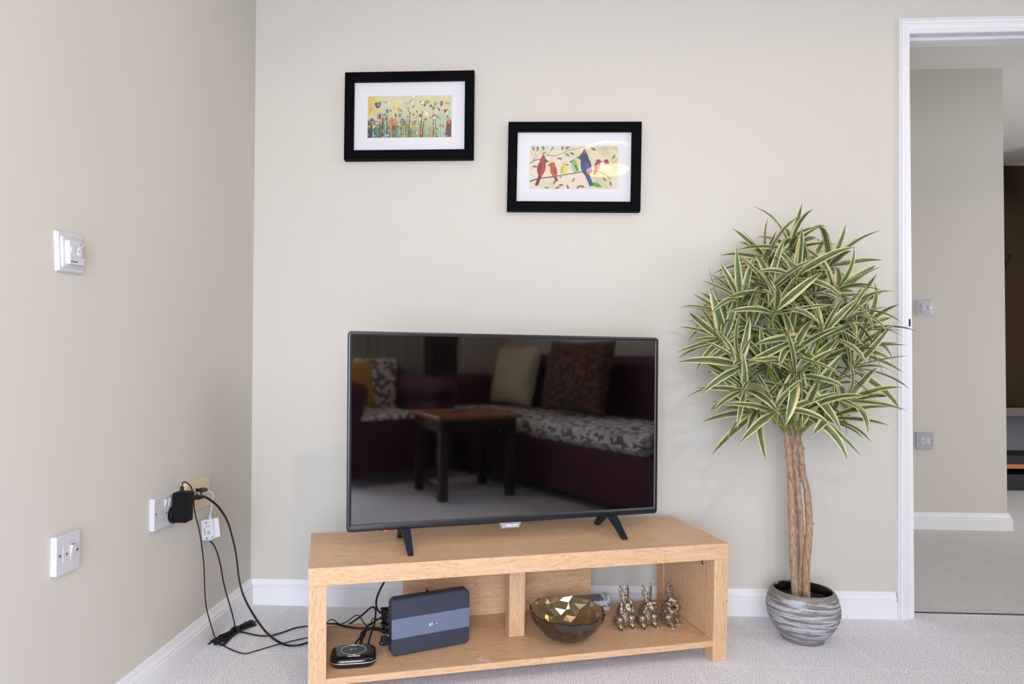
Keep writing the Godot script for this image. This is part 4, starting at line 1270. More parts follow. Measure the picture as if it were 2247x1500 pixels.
	cable("black lead with grey sheen looping high behind the set-top box", L.call([V(0.107, 0.046, -0.342), V(0.117, 0.053, -0.337), V(0.130, 0.064, -0.331), V(0.142, 0.076, -0.321), V(0.155, 0.091, -0.310), V(0.167, 0.108, -0.295), V(0.175, 0.119, -0.280), V(0.181, 0.122, -0.265), V(0.183, 0.116, -0.250), V(0.179, 0.104, -0.225), V(0.174, 0.093, -0.205), V(0.166, 0.084, -0.185), V(0.158, 0.077, -0.155), V(0.156, 0.074, -0.140)]), 0.0026)
	cable("black television lead dropping behind the stand top to the coil", L.call([V(0.235, 0.260, -0.345), V(0.220, 0.180, -0.342), V(0.213, 0.168, -0.335), V(0.205, 0.157, -0.328), V(0.195, 0.141, -0.318), V(0.189, 0.128, -0.305), V(0.188, 0.116, -0.295), V(0.192, 0.106, -0.285), V(0.203, 0.099, -0.275), V(0.213, 0.095, -0.265), V(0.222, 0.093, -0.258)]), 0.0030)
	cable("grey lead running from the coil down to the set-top box", L.call([V(0.216, 0.104, -0.250), V(0.207, 0.102, -0.250), V(0.196, 0.097, -0.250), V(0.181, 0.091, -0.245), V(0.167, 0.088, -0.235), V(0.156, 0.088, -0.220), V(0.151, 0.085, -0.205), V(0.148, 0.081, -0.185), V(0.140, 0.079, -0.160), V(0.137, 0.076, -0.138)]), 0.0028)
	cable("glossy black lead curving from the router plugs to the set-top box", L.call([V(0.212, 0.098, -0.140), V(0.205, 0.099, -0.145), V(0.197, 0.097, -0.152), V(0.189, 0.092, -0.180), V(0.171, 0.088, -0.200), V(0.159, 0.088, -0.202), V(0.147, 0.086, -0.198), V(0.139, 0.084, -0.187), V(0.136, 0.081, -0.175), V(0.136, 0.078, -0.158), V(0.132, 0.074, -0.138)]), 0.0030)
	cable("short black lead entering the back of the set-top box", L.call([V(0.160, 0.090, -0.206), V(0.155, 0.088, -0.200), V(0.148, 0.085, -0.190), V(0.139, 0.082, -0.175), V(0.124, 0.079, -0.150), V(0.118, 0.074, -0.134)]), 0.0026)
	cable("thin hooked black wire end in front of the coil", L.call([V(0.172, 0.075, -0.258), V(0.172, 0.081, -0.260), V(0.172, 0.089, -0.260), V(0.175, 0.093, -0.260), V(0.181, 0.092, -0.260), V(0.191, 0.091, -0.260), V(0.208, 0.089, -0.260)]), 0.0014)
	var co := thing("cable_coil", "tight coil of black cable behind the left edge of the router", "cable", SL(0.222, 0.0925, -0.250), sbasis)
	st = mb(true)
	for k in 9:
		var ring2 := []
		var rr := 0.016 + 0.006 * fposmod(k * 0.37, 1.0)
		for i in 19:
			var an := TAU * i / 18.0
			ring2.append(V(cos(an) * rr * 1.1, -0.026 + k * 0.0068 + sin(an * 2.0 + k) * 0.003, sin(an) * rr * 0.8))
		tube(st, ring2, 0.0027, 7)
	put("coils", done(st), M.rubber, co)

# ---------------------------------------------------------------- things on the shelf
func globe_mark(p: Node3D, r: float, at: Vector3, b: Basis) -> void:
	var g := put("globe_mark", disc_mesh(r, 0.0005, 20), mat(c8(46, 86, 190), 0.4), p, Transform3D(b, at))
	var st := mb()
	for e in [[0.35, 0.30, 0.42, c8(0, 0, 0)], [-0.4, 0.4, 0.3, c8(0, 0, 0)]]:
		var ring := []
		for i in 10:
			var a := TAU * i / 10.0
			ring.append(Vector2(e[0] * r + cos(a) * r * e[2], e[1] * r + sin(a) * r * e[2]))
		prism(st, ring, 0.0005, 0.0008)
	put("globe_patch", done(st), mat(c8(206, 64, 70), 0.4), g)
	st = mb()
	for e in [[0.5, -0.15, 0.28], [0.1, 0.72, 0.2]]:
		var ring := []
		for i in 10:
			var a := TAU * i / 10.0
			ring.append(Vector2(e[0] * r + cos(a) * r * e[2], e[1] * r + sin(a) * r * e[2]))
		prism(st, ring, 0.0005, 0.00085)
	put("globe_patch", done(st), mat(c8(240, 190, 90), 0.4), g)
	st = mb()
	var ring2 := []
	for i in 10:
		var a := TAU * i / 10.0
		ring2.append(Vector2(-0.3 * r + cos(a) * r * 0.34, -0.35 * r + sin(a) * r * 0.3))
	prism(st, ring2, 0.0005, 0.0008)
	put("globe_patch", done(st), mat(c8(130, 190, 236), 0.4), g)

func disc_mesh(r: float, h: float, n: int) -> ArrayMesh:
	var st := mb()
	var ring := []
	for i in n:
		ring.append(Vector2(cos(TAU * i / n) * r, sin(TAU * i / n) * r))
	prism(st, ring, 0.0, h)
	return done(st)

func superell(hx: float, hz: float, e: float, n: int) -> Array:
	var out := []
	for i in n:
		var a := TAU * i / n
		var c := cos(a)
		var s := sin(a)
		out.append(Vector2(hx * signf(c) * pow(absf(c), 2.0 / e), hz * signf(s) * pow(absf(s), 2.0 / e)))
	return out

# rings of one outline: rows of (scale, height)
func loft(st: SurfaceTool, outline: Array, rows: Array, bulge := 0.0) -> void:
	var n := outline.size()
	for i in rows.size() - 1:
		for k in n:
			var k2 := (k + 1) % n
			var P := func(row: Vector2, o: Vector2) -> Vector3:
				return V(o.x * row.x, row.y, -o.y * row.x)
			quad(st, P.call(rows[i], outline[k]), P.call(rows[i], outline[k2]), P.call(rows[i + 1], outline[k2]), P.call(rows[i + 1], outline[k]))

func build_shelf_things() -> void:
	# router: upright slab with a wide grey band
	var mesh_dark := mat(Color.WHITE, 0.45)
	var C := Canvas.new(32, 32)
	for y in 32:
		for x in 32:
			var d := minf(Vector2(x - 8, y - 8).length(), Vector2(x - 24, y - 24).length())
			C.im.set_pixel(x, y, c8(58, 64, 80).lerp(c8(16, 18, 26), 1.0 - smoothstep(4.5, 7.5, d)))
	mesh_dark.albedo_texture = C.tex()
	mesh_dark.uv1_scale = V(230, 230, 1)
	var rw := 0.2235
	var rh := 0.1475
	var rb := sbasis * Basis(Vector3.UP, 0.1987) * Basis(Vector3.RIGHT, -0.012)
	var r := thing("router", "dark grey upright router with lighter grey band, leaning at the left of the shelf", "router", SL(0.2108, SHELF + 0.0012, -0.0732) + rb * V(rw / 2, 0, -0.012), rb)
	var outline := []
	for q in rrect(rw, rh, 0.013, 6):
		# long edges bow out a little
		outline.append(Vector2(q.x, q.y + signf(q.y) * 0.0035 * (1.0 - pow(absf(q.x) / (rw / 2), 2.0)) + rh / 2 + 0.0035))
	var st := mb()
	prism(st, outline, -0.016, 0.0115, 0.003)
	put("body", done(st), mesh_dark, r)
	st = mb()
	bx(st, V(-rw / 2 + 0.0004, 0.0480, 0.006), V(rw / 2 - 0.0004, 0.1005, 0.0128), 0.0010)
	put("band", done(st), mat(c8(112, 124, 146), 0.42, 0.25), r)
	var glow := mat(c8(20, 24, 110), 0.5)
	glow.emission_enabled = true
	glow.emission = c8(20, 30, 190)
	glow.emission_energy_multiplier = 0.05
	put("light_strip", box_mesh(V(-0.014, 0.1002, 0.0110), V(0.028, 0.1018, 0.0118), 0.0003), glow, r)
	put("lettering", lettering("BT", 0.0068), M.white_ink, r, Transform3D(Basis.IDENTITY, V(-0.0022, 0.0718, 0.0128)))
	globe_mark(r, 0.0058, V(0.0128, 0.0738, 0.0127), Basis.IDENTITY)
	put("stand_foot", box_mesh(V(-0.06, -0.0008, -0.030), V(0.06, 0.012, -0.008), 0.002), M.black, r)
	put("aerial_stub", box_mesh(V(-0.008, rh + 0.001, -0.012), V(-0.003, rh + 0.0125, -0.006), 0.001), M.black, r)
	# plugs in the back of the router, by its left edge
	var pg := thing("network_plug", "ribbed black network plug pushed in behind the left edge of the router", "plug", SL(0.2060, 0.0990, -0.1030), sbasis * Basis(Vector3.UP, 0.25))
	st = mb()
	bx(st, V(-0.020, -0.0115, -0.010), V(0.016, 0.0085, 0.010), 0.002)
	put("body", done(st), M.rubber, pg)
	st = mb()
	for k in 5:
		bx(st, V(-0.018 + k * 0.0058, -0.010, 0.0098), V(-0.0150 + k * 0.0058, 0.0075, 0.0112), 0.0004)
		bx(st, V(-0.018 + k * 0.0058, 0.0082, -0.008), V(-0.0150 + k * 0.0058, 0.0096, 0.008), 0.0004)
	put("grip_ribs", done(st), mat(c8(30, 34, 44), 0.4), pg)
	put("clip", box_mesh(V(-0.004, 0.0092, -0.003), V(0.012, 0.0125, 0.003), 0.0006), mat(c8(150, 150, 156), 0.3), pg)
	st = mb(true)
	tube(st, [V(-0.014, -0.004, 0.002), V(-0.022, -0.005, 0.002), V(-0.026, -0.005, 0.002)], [0.0075, 0.0068, 0.0045], 12)
	put("boot", done(st), M.rubber, pg)

	# set-top box
	var bb := sbasis * Basis(Vector3.UP, -0.06)
	var b := thing("set_top_box", "small glossy black set-top box with silver ring at the left end of the shelf", "set-top box", SL(0.1135, SHELF + 0.0003, -0.0835), bb)
	var o := superell(0.0585, 0.0455, 4.2, 64)
	var gloss := mat(c8(12, 12, 13), 0.12, 0.0, 0.6)
	st = mb(true)
	loft(st, o, [Vector2(0.0, 0.0), Vector2(0.90, 0.0), Vector2(0.94, 0.0015), Vector2(0.985, 0.008), Vector2(1.0, 0.0125)])
	put("base", done(st), gloss, b)
	st = mb(true)
	loft(st, o, [Vector2(0.99, 0.0124), Vector2(1.006, 0.0126), Vector2(1.006, 0.0144), Vector2(0.99, 0.0146)])
	put("silver_line", done(st), mat(c8(196, 192, 206), 0.3, 0.6), b)
	st = mb(true)
	loft(st, o, [Vector2(1.0, 0.0145), Vector2(0.992, 0.0175), Vector2(0.965, 0.0213), Vector2(0.90, 0.0243), Vector2(0.78, 0.0262), Vector2(0.6, 0.0272), Vector2(0.3, 0.0277), Vector2(0.0, 0.0278)])
	put("top_cover", done(st), gloss, b)
	st = mb(true)
	var tor := []
	for i in 65:
		var a := TAU * i / 64.0
		tor.append(V(cos(a) * 0.0315, 0.0265, sin(a) * 0.0270))
	tube(st, tor, 0.0017, 8, false)
	put("silver_ring", done(st), mat(c8(200, 200, 216), 0.3, 0.5), b, Transform3D(Basis.IDENTITY, V(0, 0, -0.004)))
	var flat := Basis(Vector3.RIGHT, -PI / 2)
	put("lettering", lettering("BT", 0.0048), M.white_ink, b, Transform3D(flat, V(-0.0055, 0.0278, -0.004)))
	globe_mark(b, 0.0038, V(0.0048, 0.0277, -0.0062), flat)
	put("lettering", lettering("YouView", 0.0058), M.white_ink, b, Transform3D(flat * Basis(V(1, 0, 0), V(0.3, 1, 0), V(0, 0, 1)) * Basis(Vector3.RIGHT, 0.12), V(0.001, 0.0272, 0.0315)))
	put("lettering", lettering("Mini", 0.0024), M.white_ink, b, Transform3D(flat * Basis(Vector3.RIGHT, 0.08), V(0.001, 0.0277, 0.0262)))
	put("indicator", box_mesh(V(-0.0095, 0.0277, 0.0222), V(-0.0083, 0.0286, 0.0234)), M.white_ink, b)
	st = mb()
	for e in [[-0.034, 0.004], [-0.026, 0.010], [0.024, 0.006], [0.033, 0.006]]:
		bx(st, V(e[0], 0.0212, 0.0402), V(e[0] + e[1], 0.0222, 0.0408), 0.0, Transform3D.IDENTITY)
	put("edge_printing", done(st), mat(c8(150, 150, 160), 0.5), b)

	# faceted smoked glass bowl
	var bo := thing("glass_bowl", "faceted smoky olive glass bowl with scalloped rim on the shelf right of the divider", "bowl", SL(0.7100, SHELF + 0.0004, -0.1060), sbasis)
	var dark_glass := mat(c8(44, 33, 18), 0.10, 0.0, 0.7)
	var luster := mat(c8(166, 152, 120), 0.17, 0.7)
	var rows := [[0.030, 0.000], [0.050, 0.005], [0.066, 0.014], [0.080, 0.027], [0.0915, 0.042], [0.1005, 0.059], [0.1065, 0.0765]]
	var N := 24
	var grid := func(i: int, k: int, inside: bool) -> Vector3:
		var rr: float = rows[i][0]
		var hh: float = rows[i][1]
		var a := TAU * (k + (0.5 if i % 2 else 0.0)) / N
		if inside:
			# pyramids stand in and out on the inside
			rr -= 0.0042
			hh += 0.0038
			if i < rows.size() - 1:
				rr += [0.0026, -0.0048, 0.0010][(k + i * 2) % 3]
				hh += [-0.0012, 0.0030, 0.0][(k + i) % 3]
				a += 0.07 * sin(k * 2.4 + i * 1.3)
		elif i > 0 and i < rows.size() - 1:
			rr += 0.0012 * (1.0 if (k + i) % 2 == 0 else -1.0)
		if i == rows.size() - 1:
			hh += 0.0026 * (1.0 if k % 2 == 0 else -1.0) + (-0.0030 if inside else 0.0)
			rr += 0.0014 * (1.0 if k % 2 == 0 else -1.0)
		return V(rr * cos(a), hh, -rr * sin(a))
	for ins in [false, true]:
		st = mb()
		for i in rows.size() - 1:
			for k in N:
				var A: Vector3 = grid.call(i, k, ins)
				var B: Vector3 = grid.call(i, (k + 1) % N, ins)
				var D: Vector3 = grid.call(i + 1, k if i % 2 == 0 else (k + 1) % N, ins)
				var E: Vector3 = grid.call(i + 1, (k + N - 1) % N if i % 2 == 0 else k, ins)
				if ins:
					tri(st, A, D, B)
					tri(st, A, E, D)
				else:
					tri(st, A, B, D)
					tri(st, A, D, E)
		for k in N:
			if ins:
				tri(st, V(0, 0.0045, 0), grid.call(0, k, true), grid.call(0, (k + 1) % N, true))
			else:
				tri(st, V(0, 0.0, 0), grid.call(0, (k + 1) % N, false), grid.call(0, k, false))
				var e := rows.size() - 1
				quad(st, grid.call(e, k, false), grid.call(e, (k + 1) % N, false), grid.call(e, (k + 1) % N, true), grid.call(e, k, true))
		put("outer_glass" if not ins else "lustre_lining", done(st), dark_glass if not ins else luster, bo)

	# white battery charger behind the bowl
	var ch := thing("battery_charger", "white battery charger with clear lid lying behind the glass bowl", "charger", SL(0.8340, SHELF + 0.0003, -0.2790), sbasis)
	st = mb()
	prism(st, [Vector2(-0.019, 0.0), Vector2(0.019, 0.0), Vector2(0.020, 0.004), Vector2(0.020, 0.024), Vector2(0.0165, 0.030), Vector2(-0.019, 0.0400)], -0.079, 0.0790, 0.002, Transform3D(Basis(V(0, 0, 1), V(0, 1, 0), V(-1, 0, 0)) , Vector3.ZERO))
	put("case", done(st), M.plastic_white, ch)
	st = mb()
	prism(st, rrect(0.040, 0.046, 0.011, 6), -0.004, 0.0085, 0.003, Transform3D(Basis(V(0, 0, -1), V(0, 1, 0), V(1, 0, 0)), V(0.0745, 0.0232, 0)))
	put("end_cap", done(st), M.plastic_white, ch)
	var lid := mat(c8(120, 122, 128), 0.12, 0.2)
	put("lid", box_mesh(V(-0.070, 0.0, -0.0165), V(0.062, 0.0022, 0.0165), 0.0008), lid, ch, Transform3D(Basis(Vector3.RIGHT, 0.28), V(0, 0.0345, 0.000)))
	st = mb()
	for k in 4:
		for s in [-1, 1]:
			bx(st, V(-0.062 + k * 0.034 + s * 0.0045 - 0.003, 0.002, 0.004), V(-0.062 + k * 0.034 + s * 0.0045 + 0.003, 0.0034, 0.010), 0.0008)
	put("contacts", done(st), M.screw, ch, Transform3D(Basis(Vector3.RIGHT, 0.28), V(0.012, 0.0345, 0.000)))
	put("charging_port", box_mesh(V(0.0565, 0.0125, 0.0190), V(0.0655, 0.0160, 0.0204)), M.slot, ch)
	st = mb(true)
	tube(st, [V(0.0825, 0.018, 0.004), V(0.0870, 0.018, 0.004)], 0.0042, 12)
	put("knob", done(st), M.black, ch)

	# three bronze rabbits: ears covered, eyes covered, mouth covered
	var fm := fur_mat()
	var labels := ["bronze coloured rabbit figurine holding its paws to its ears, first of the three rabbits", "bronze coloured rabbit figurine covering its eyes with its paws, the middle rabbit", "dark bronze rabbit figurine with paws over its mouth, nearest the right side panel"]
	var at := [SL(0.8985, SHELF + 0.0003, -0.1300), SL(0.9690, SHELF + 0.0003, -0.1270), SL(1.0445, SHELF + 0.0003, -0.1270)]
	var yaw := [0.16, 0.16, 0.62]
	for i in 3:
		var rbt := thing("rabbit_figurine", labels[i], "figurine", at[i], sbasis * Basis(Vector3.UP, yaw[i]), "bronze rabbit figurines on the shelf")
		var bones := [
			[V(0, 0.0230, -0.005), V(0, 0.0480, -0.007), 0.0215, 0.0185], [V(0, 0.048, -0.007), V(0.001, 0.063, -0.002), 0.0185, 0.0130],
			[V(0.001, 0.0735, 0.003), V(0.002, 0.0715, 0.010), 0.0128, 0.0110], [V(0.002, 0.069, 0.012), V(0.003, 0.0590, 0.0225), 0.0100, 0.0060],
			[V(0, 0.022, -0.020), V(0, 0.020, -0.029), 0.0090, 0.0065],
		]
		for s in [-1, 1]:
			bones.append([V(s * 0.0170, 0.0185, -0.006), V(s * 0.0210, 0.0280, 0.004), 0.0140, 0.0125])
			bones.append([V(s * 0.0210, 0.0280, 0.006), V(s * 0.0200, 0.0090, 0.012), 0.0118, 0.0080])
			bones.append([V(s * 0.0190, 0.0056, 0.008), V(s * 0.0205, 0.0050, 0.0230), 0.0054, 0.0050, 0.003])
			for tq in [-1, 0, 1]:
				bones.append([V(s * 0.0200 + tq * 0.0034, 0.0036, 0.0235), V(s * 0.0207 + tq * 0.0040, 0.0032, 0.0275), 0.0028, 0.0024, 0.0012])
			# arms
			var sh := V(s * 0.0150, 0.0530, 0.001)
			var el: Vector3 = [V(s * 0.0195, 0.0520, 0.0120), V(s * 0.0190, 0.0500, 0.0140), V(s * 0.0165, 0.0450, 0.0140)][i]
			var pw: Vector3 = [V(s * 0.0165, 0.0790, 0.0080), V(s * 0.0125, 0.0735, 0.0195), V(s * 0.0045 + 0.003, 0.0555, 0.0260)][i]
			bones.append([sh, el, 0.0085, 0.0072, 0.003])
			bones.append([el, pw, 0.0068, 0.0050, 0.002])
			var dir := (pw - el).normalized()
			for tq in [-1, 0, 1]:
				var side: Vector3 = dir.cross(V(0, 0, 1)).normalized() * 0.0026 * tq
				bones.append([pw + side, pw + side + dir * 0.0048, 0.0021, 0.0017, 0.001])
			# ears: two ridges that meet at the tip and leave a hollow between
			var e0 := V(s * 0.0058 + 0.001, 0.0790, 0.003)
			var lean: float = [-0.0015, 0.0, 0.002][i]
			var e2 := V(s * [0.0125, 0.0145, 0.0085][i] + lean, [0.1250, 0.1225, 0.1235][i] + s * 0.0005, -0.003)
			for w in [-1.0, -0.5, 0.0, 0.5, 1.0]:
				var wv := V(w * 0.0058, 0, -w * s * 0.0020 - 0.0016 * (1.0 - absf(w)))
				var ea := e0.lerp(e2, 0.22) + wv * 0.66
				var eb := e0.lerp(e2, 0.48) + wv
				var ec := e0.lerp(e2, 0.76) + wv * 0.70
				bones.append([e0, ea, 0.0036, 0.0028, 0.002])
				bones.append([ea, eb, 0.0028, 0.0026, 0.002])
				bones.append([eb, ec, 0.0026, 0.0023, 0.002])
				bones.append([ec, e2, 0.0021, 0.0014, 0.002])
			# brow and cheek
			bones.append([V(s * 0.0080 + 0.002, 0.0690, 0.0120), V(s * 0.0060 + 0.002, 0.0640, 0.0170), 0.0056, 0.0048, 0.003])
		var bm := blob(bones, 0.00115, 0.0045)
		put("body", bm, fm, rbt)
		for s in [-1, 1]:
			if i != 1:
				var es := mb(true)
				lathe(es, [Vector2(0.0, -0.0016), Vector2(0.0012, -0.0011), Vector2(0.0016, 0.0), Vector2(0.0012, 0.0011), Vector2(0.0, 0.0016)], 10)
				put("eye", done(es), mat(c8(20, 17, 15), 0.3, 0.4), rbt, Transform3D(Basis.IDENTITY, V(s * 0.0108 + 0.002, 0.0712, 0.0155)))
		for s in [-1, 1]:
			var fs := mb(true)
			lathe(fs, [Vector2(0.0, 0.0), Vector2(0.0062, 0.0), Vector2(0.0066, 0.0009), Vector2(0.0, 0.0016)], 16)
			put("felt_pad", done(fs), mat(c8(214, 210, 208), 0.8), rbt, Transform3D(Basis.from_scale(V(0.85, 1, 1.1)), V(s * 0.0205, 0.0, 0.0215)))

# ---------------------------------------------------------------- plant
func leaf_mesh(bend: float, width: float, side: float) -> ArrayMesh:
	var st := mb(true)
	var n := 10
	var p := Vector3.ZERO
	var rows := []
	for i in n + 1:
		var t := float(i) / n
		var a := bend * pow(t, 1.5)
		var d := V(0, cos(a), sin(a))
		var nn := V(0, -sin(a), cos(a))
		var w := width * (0.42 + 0.58 * smoothstep(0.0, 0.32, t)) * pow(1.0 - pow(t, 2.8), 0.8)
		if t > 0.8:
			w = minf(w, width * (1.0 - t) * 2.1 + 0.002)
		var off := V(side * t * t, 0, 0)
		rows.append([p + off + V(-w, 0, 0) + nn * w * -0.16, p + off, p + off + V(w, 0, 0) - nn * w * 0.16, t])
		p += d / n
	for i in n:
		var A: Array = rows[i]
		var B: Array = rows[i + 1]
		quad(st, A[0], B[0], B[1], A[1], Vector2(0, A[3]), Vector2(0, B[3]), Vector2(0.5, B[3]), Vector2(0.5, A[3]))
		quad(st, A[1], B[1], B[2], A[2], Vector2(0.5, A[3]), Vector2(0.5, B[3]), Vector2(1, B[3]), Vector2(1, A[3]))
	return done(st)

func build_plant() -> void:
	var P := thing("potted_plant", "tall artificial striped leaf plant in ribbed grey pot between stand and doorway", "potted plant", V(1.8125, 0, 0.1950))
	var off := V(1.8125, 0, 0.1950)
	# pot
	var prof := []
	var outer := [[0.0, 0.0], [0.056, 0.0], [0.060, 0.003], [0.0615, 0.012], [0.064, 0.016], [0.074, 0.026], [0.086, 0.042], [0.0955, 0.060], [0.1015, 0.078], [0.1035, 0.096], [0.1020, 0.114], [0.0975, 0.131], [0.0925, 0.143], [0.0885, 0.150]]
	var ys := []
	for k in 60:
		var y := 0.150 * k / 59.0
		var r := 0.0
		for i in outer.size() - 1:
			if y >= outer[i][1] and y <= outer[i + 1][1] and outer[i + 1][1] > outer[i][1]:
				r = lerpf(outer[i][0], outer[i + 1][0], (y - outer[i][1]) / (outer[i + 1][1] - outer[i][1]))
		prof.append(Vector2(maxf(r, 0.056), y))
	prof.insert(0, Vector2(0.0, 0.0))
	prof.append(Vector2(0.0855, 0.1535))
	prof.append(Vector2(0.0815, 0.1530))
	prof.append(Vector2(0.0795, 0.149))
	var gn := noise(1.0, 61, 2)
	var lat := [0.020, 0.031, 0.040, 0.048, 0.059, 0.070, 0.079, 0.089, 0.100, 0.110, 0.119, 0.130, 0.139]
	var wob := func(i: int, a: float) -> Vector2:
		var pr: Vector2 = prof[i]
		if pr.y < 0.013 or pr.y > 0.146 or pr.x < 0.05:
			return Vector2.ZERO
		var s := 0.0
		var yy := pr.y + 0.0032 * sin(a + 0.6) + 0.0011 * gn.get_noise_2d(cos(a) * 3.0, sin(a) * 3.0 + pr.y * 4.0)
		for l in lat:
			var d: float = (yy - l) / 0.0032
			s += exp(-d * d * 2.0)
		return Vector2(0.0008 - 0.0030 * minf(s, 1.0), 0.0)
	var st := mb(true)
	lathe(st, prof, 96, Transform3D.IDENTITY, wob)
	var pm := mat(Color.WHITE, 0.42)
	var C := Canvas.new(512, 256)
	var n1 := noise(1.0, 62, 3)
	var n2 := noise(1.0, 63, 2)
	for y in 256:
		for x in 512:
			var a := TAU * x / 512.0
			var hy := y / 255.0
			var b := n1.get_noise_3d(cos(a) * 0.9, sin(a) * 0.9, hy * 17.0 + 0.35 * sin(a + 0.6))
			var s := n2.get_noise_3d(cos(a) * 9.0, sin(a) * 9.0, hy * 60.0)
			var white := smoothstep(-0.12, 0.14, b + s * 0.35 + 0.06)
			if hy < 0.1 or hy > 0.90:
				white *= 0.12
			C.im.set_pixel(x, y, c8(124, 119, 110).lerp(c8(190, 194, 203), white * 0.92).lerp(c8(92, 88, 82), clampf(s * 0.5, 0, 0.4)))
	pm.albedo_texture = C.tex()
	put("pot", done(st), pm, P)
	st = mb(true)
	lathe(st, [Vector2(0.0815, 0.1530), Vector2(0.0785, 0.148), Vector2(0.0780, 0.120), Vector2(0.0780, 0.100)], 64)
	put("inner_pot", done(st), mat(c8(14, 14, 15), 0.25), P)
	st = mb(true)
	var sn := noise(60.0, 64, 2)
	var sw := func(i: int, a: float) -> Vector2:
		var rr := 0.079 - i * 0.0066
		return Vector2(0, 0.007 * sn.get_noise_2d(cos(a) * rr, sin(a) * rr))
	var sp := []
	for i in 12:
		sp.append(Vector2(0.079 - i * 0.0066, 0.124 + 0.003 * sin(i * 1.1)))
	sp.append(Vector2(0.0, 0.126))
	lathe(st, sp, 60, Transform3D.IDENTITY, sw)
	var soil := mat(c8(70, 58, 60), 0.95)
	soil.heightmap_enabled = true
	soil.heightmap_texture = ntex(0.12, 65, 256, [], 3)
	soil.heightmap_scale = 0.5
	soil.albedo_texture = ntex(0.12, 66, 256, [[0.2, c8(90, 74, 76)], [0.6, c8(190, 170, 172)], [1.0, c8(255, 245, 245)]], 3)
	soil.uv1_triplanar = true
	soil.uv1_scale = Vector3.ONE * 9.0
	put("soil", done(st), soil, P)
	# trunks
	var bark := mat(Color.WHITE, 0.8)
	bark.albedo_texture = ntex(0.03, 67, 256, [[0.12, c8(112, 86, 70)], [0.28, c8(150, 121, 97)], [0.5, c8(165, 137, 111)], [0.75, c8(182, 153, 124)], [1.0, c8(198, 172, 144)]], 4)
	bark.uv1_triplanar = true
	bark.uv1_scale = V(20, 4, 20)
	bark.heightmap_enabled = true
	bark.heightmap_texture = ntex(0.05, 68, 256, [], 4)
	bark.heightmap_scale = 0.08
	var trunks := [
		[[V(1.783, 0.118, 0.215), V(1.777, 0.229, 0.215), V(1.773, 0.340, 0.215), V(1.770, 0.479, 0.215), V(1.765, 0.576, 0.213), V(1.759, 0.631, 0.212), V(1.749, 0.666, 0.211), V(1.735, 0.708, 0.210)], 0.0125, 0.0085],
		[[V(1.818, 0.118, 0.208), V(1.818, 0.227, 0.207), V(1.828, 0.338, 0.206), V(1.823, 0.450, 0.205), V(1.811, 0.505, 0.204), V(1.804, 0.582, 0.204), V(1.796, 0.622, 0.200)], 0.0135, 0.0090],
		[[V(1.806, 0.118, 0.176), V(1.803, 0.277, 0.180), V(1.801, 0.361, 0.182), V(1.796, 0.488, 0.185), V(1.790, 0.573, 0.188), V(1.786, 0.629, 0.188), V(1.785, 0.700, 0.188), V(1.784, 0.771, 0.188), V(1.783, 0.85, 0.19)], 0.0120, 0.0105],
		[[V(1.800, 0.118, 0.192), V(1.811, 0.240, 0.194), V(1.806, 0.364, 0.198), V(1.796, 0.476, 0.199), V(1.788, 0.560, 0.199), V(1.794, 0.602, 0.197), V(1.806, 0.640, 0.197), V(1.815, 0.685, 0.197), V(1.819, 0.743, 0.197), V(1.817, 0.815, 0.197)], 0.0100, 0.0105],
	]
	for t in trunks:
		st = mb(true)
		var pts := spline(t[0].map(func(p): return p - off), 8)
		var rad := []
		for i in pts.size():
			rad.append(0.86 * lerpf(t[1], t[2], float(i) / pts.size()) * (1.0 + 0.045 * sin(i * 1.7) + 0.05 * sin(i * 0.6 + 1.0)))
		tube(st, pts, rad, 14)
		# stubs where side shoots were cut
		for k in 9:
			var i := 4 + int(rng.randf() * (pts.size() - 8))
			var a := rng.randf() * TAU
			var d := V(cos(a), 0.25, sin(a)).normalized()
			var p: Vector3 = pts[i]
			tube(st, [p + d * rad[i] * 0.6, p + d * (rad[i] + 0.003), p + d * (rad[i] + 0.0055)], [0.0048, 0.0036, 0.0022], 7)
		put("trunk", done(st), bark, P)
	# rosettes of leaves, each on a green shoot
	var shoot := mat(c8(122, 142, 56), 0.5)
	var lm := []
	for k in 3:
		var m := mat(Color.WHITE, 0.42, 0.0, 0.45)
		m.albedo_texture = leaf_texture(k)
		m.backlight_enabled = true
		m.backlight = Color(0.3, 0.3, 0.3)
		lm.append(m)
	var shapes := []
	for e in [[0.22, 0.066, 0.02], [0.4, 0.060, -0.03], [0.55, 0.070, 0.05], [0.8, 0.060, -0.02], [1.05, 0.064, 0.04], [1.5, 0.060, 0.0], [0.45, 0.055, 0.07], [0.7, 0.072, -0.06]]:
		shapes.append(leaf_mesh(e[0], e[1], e[2]))
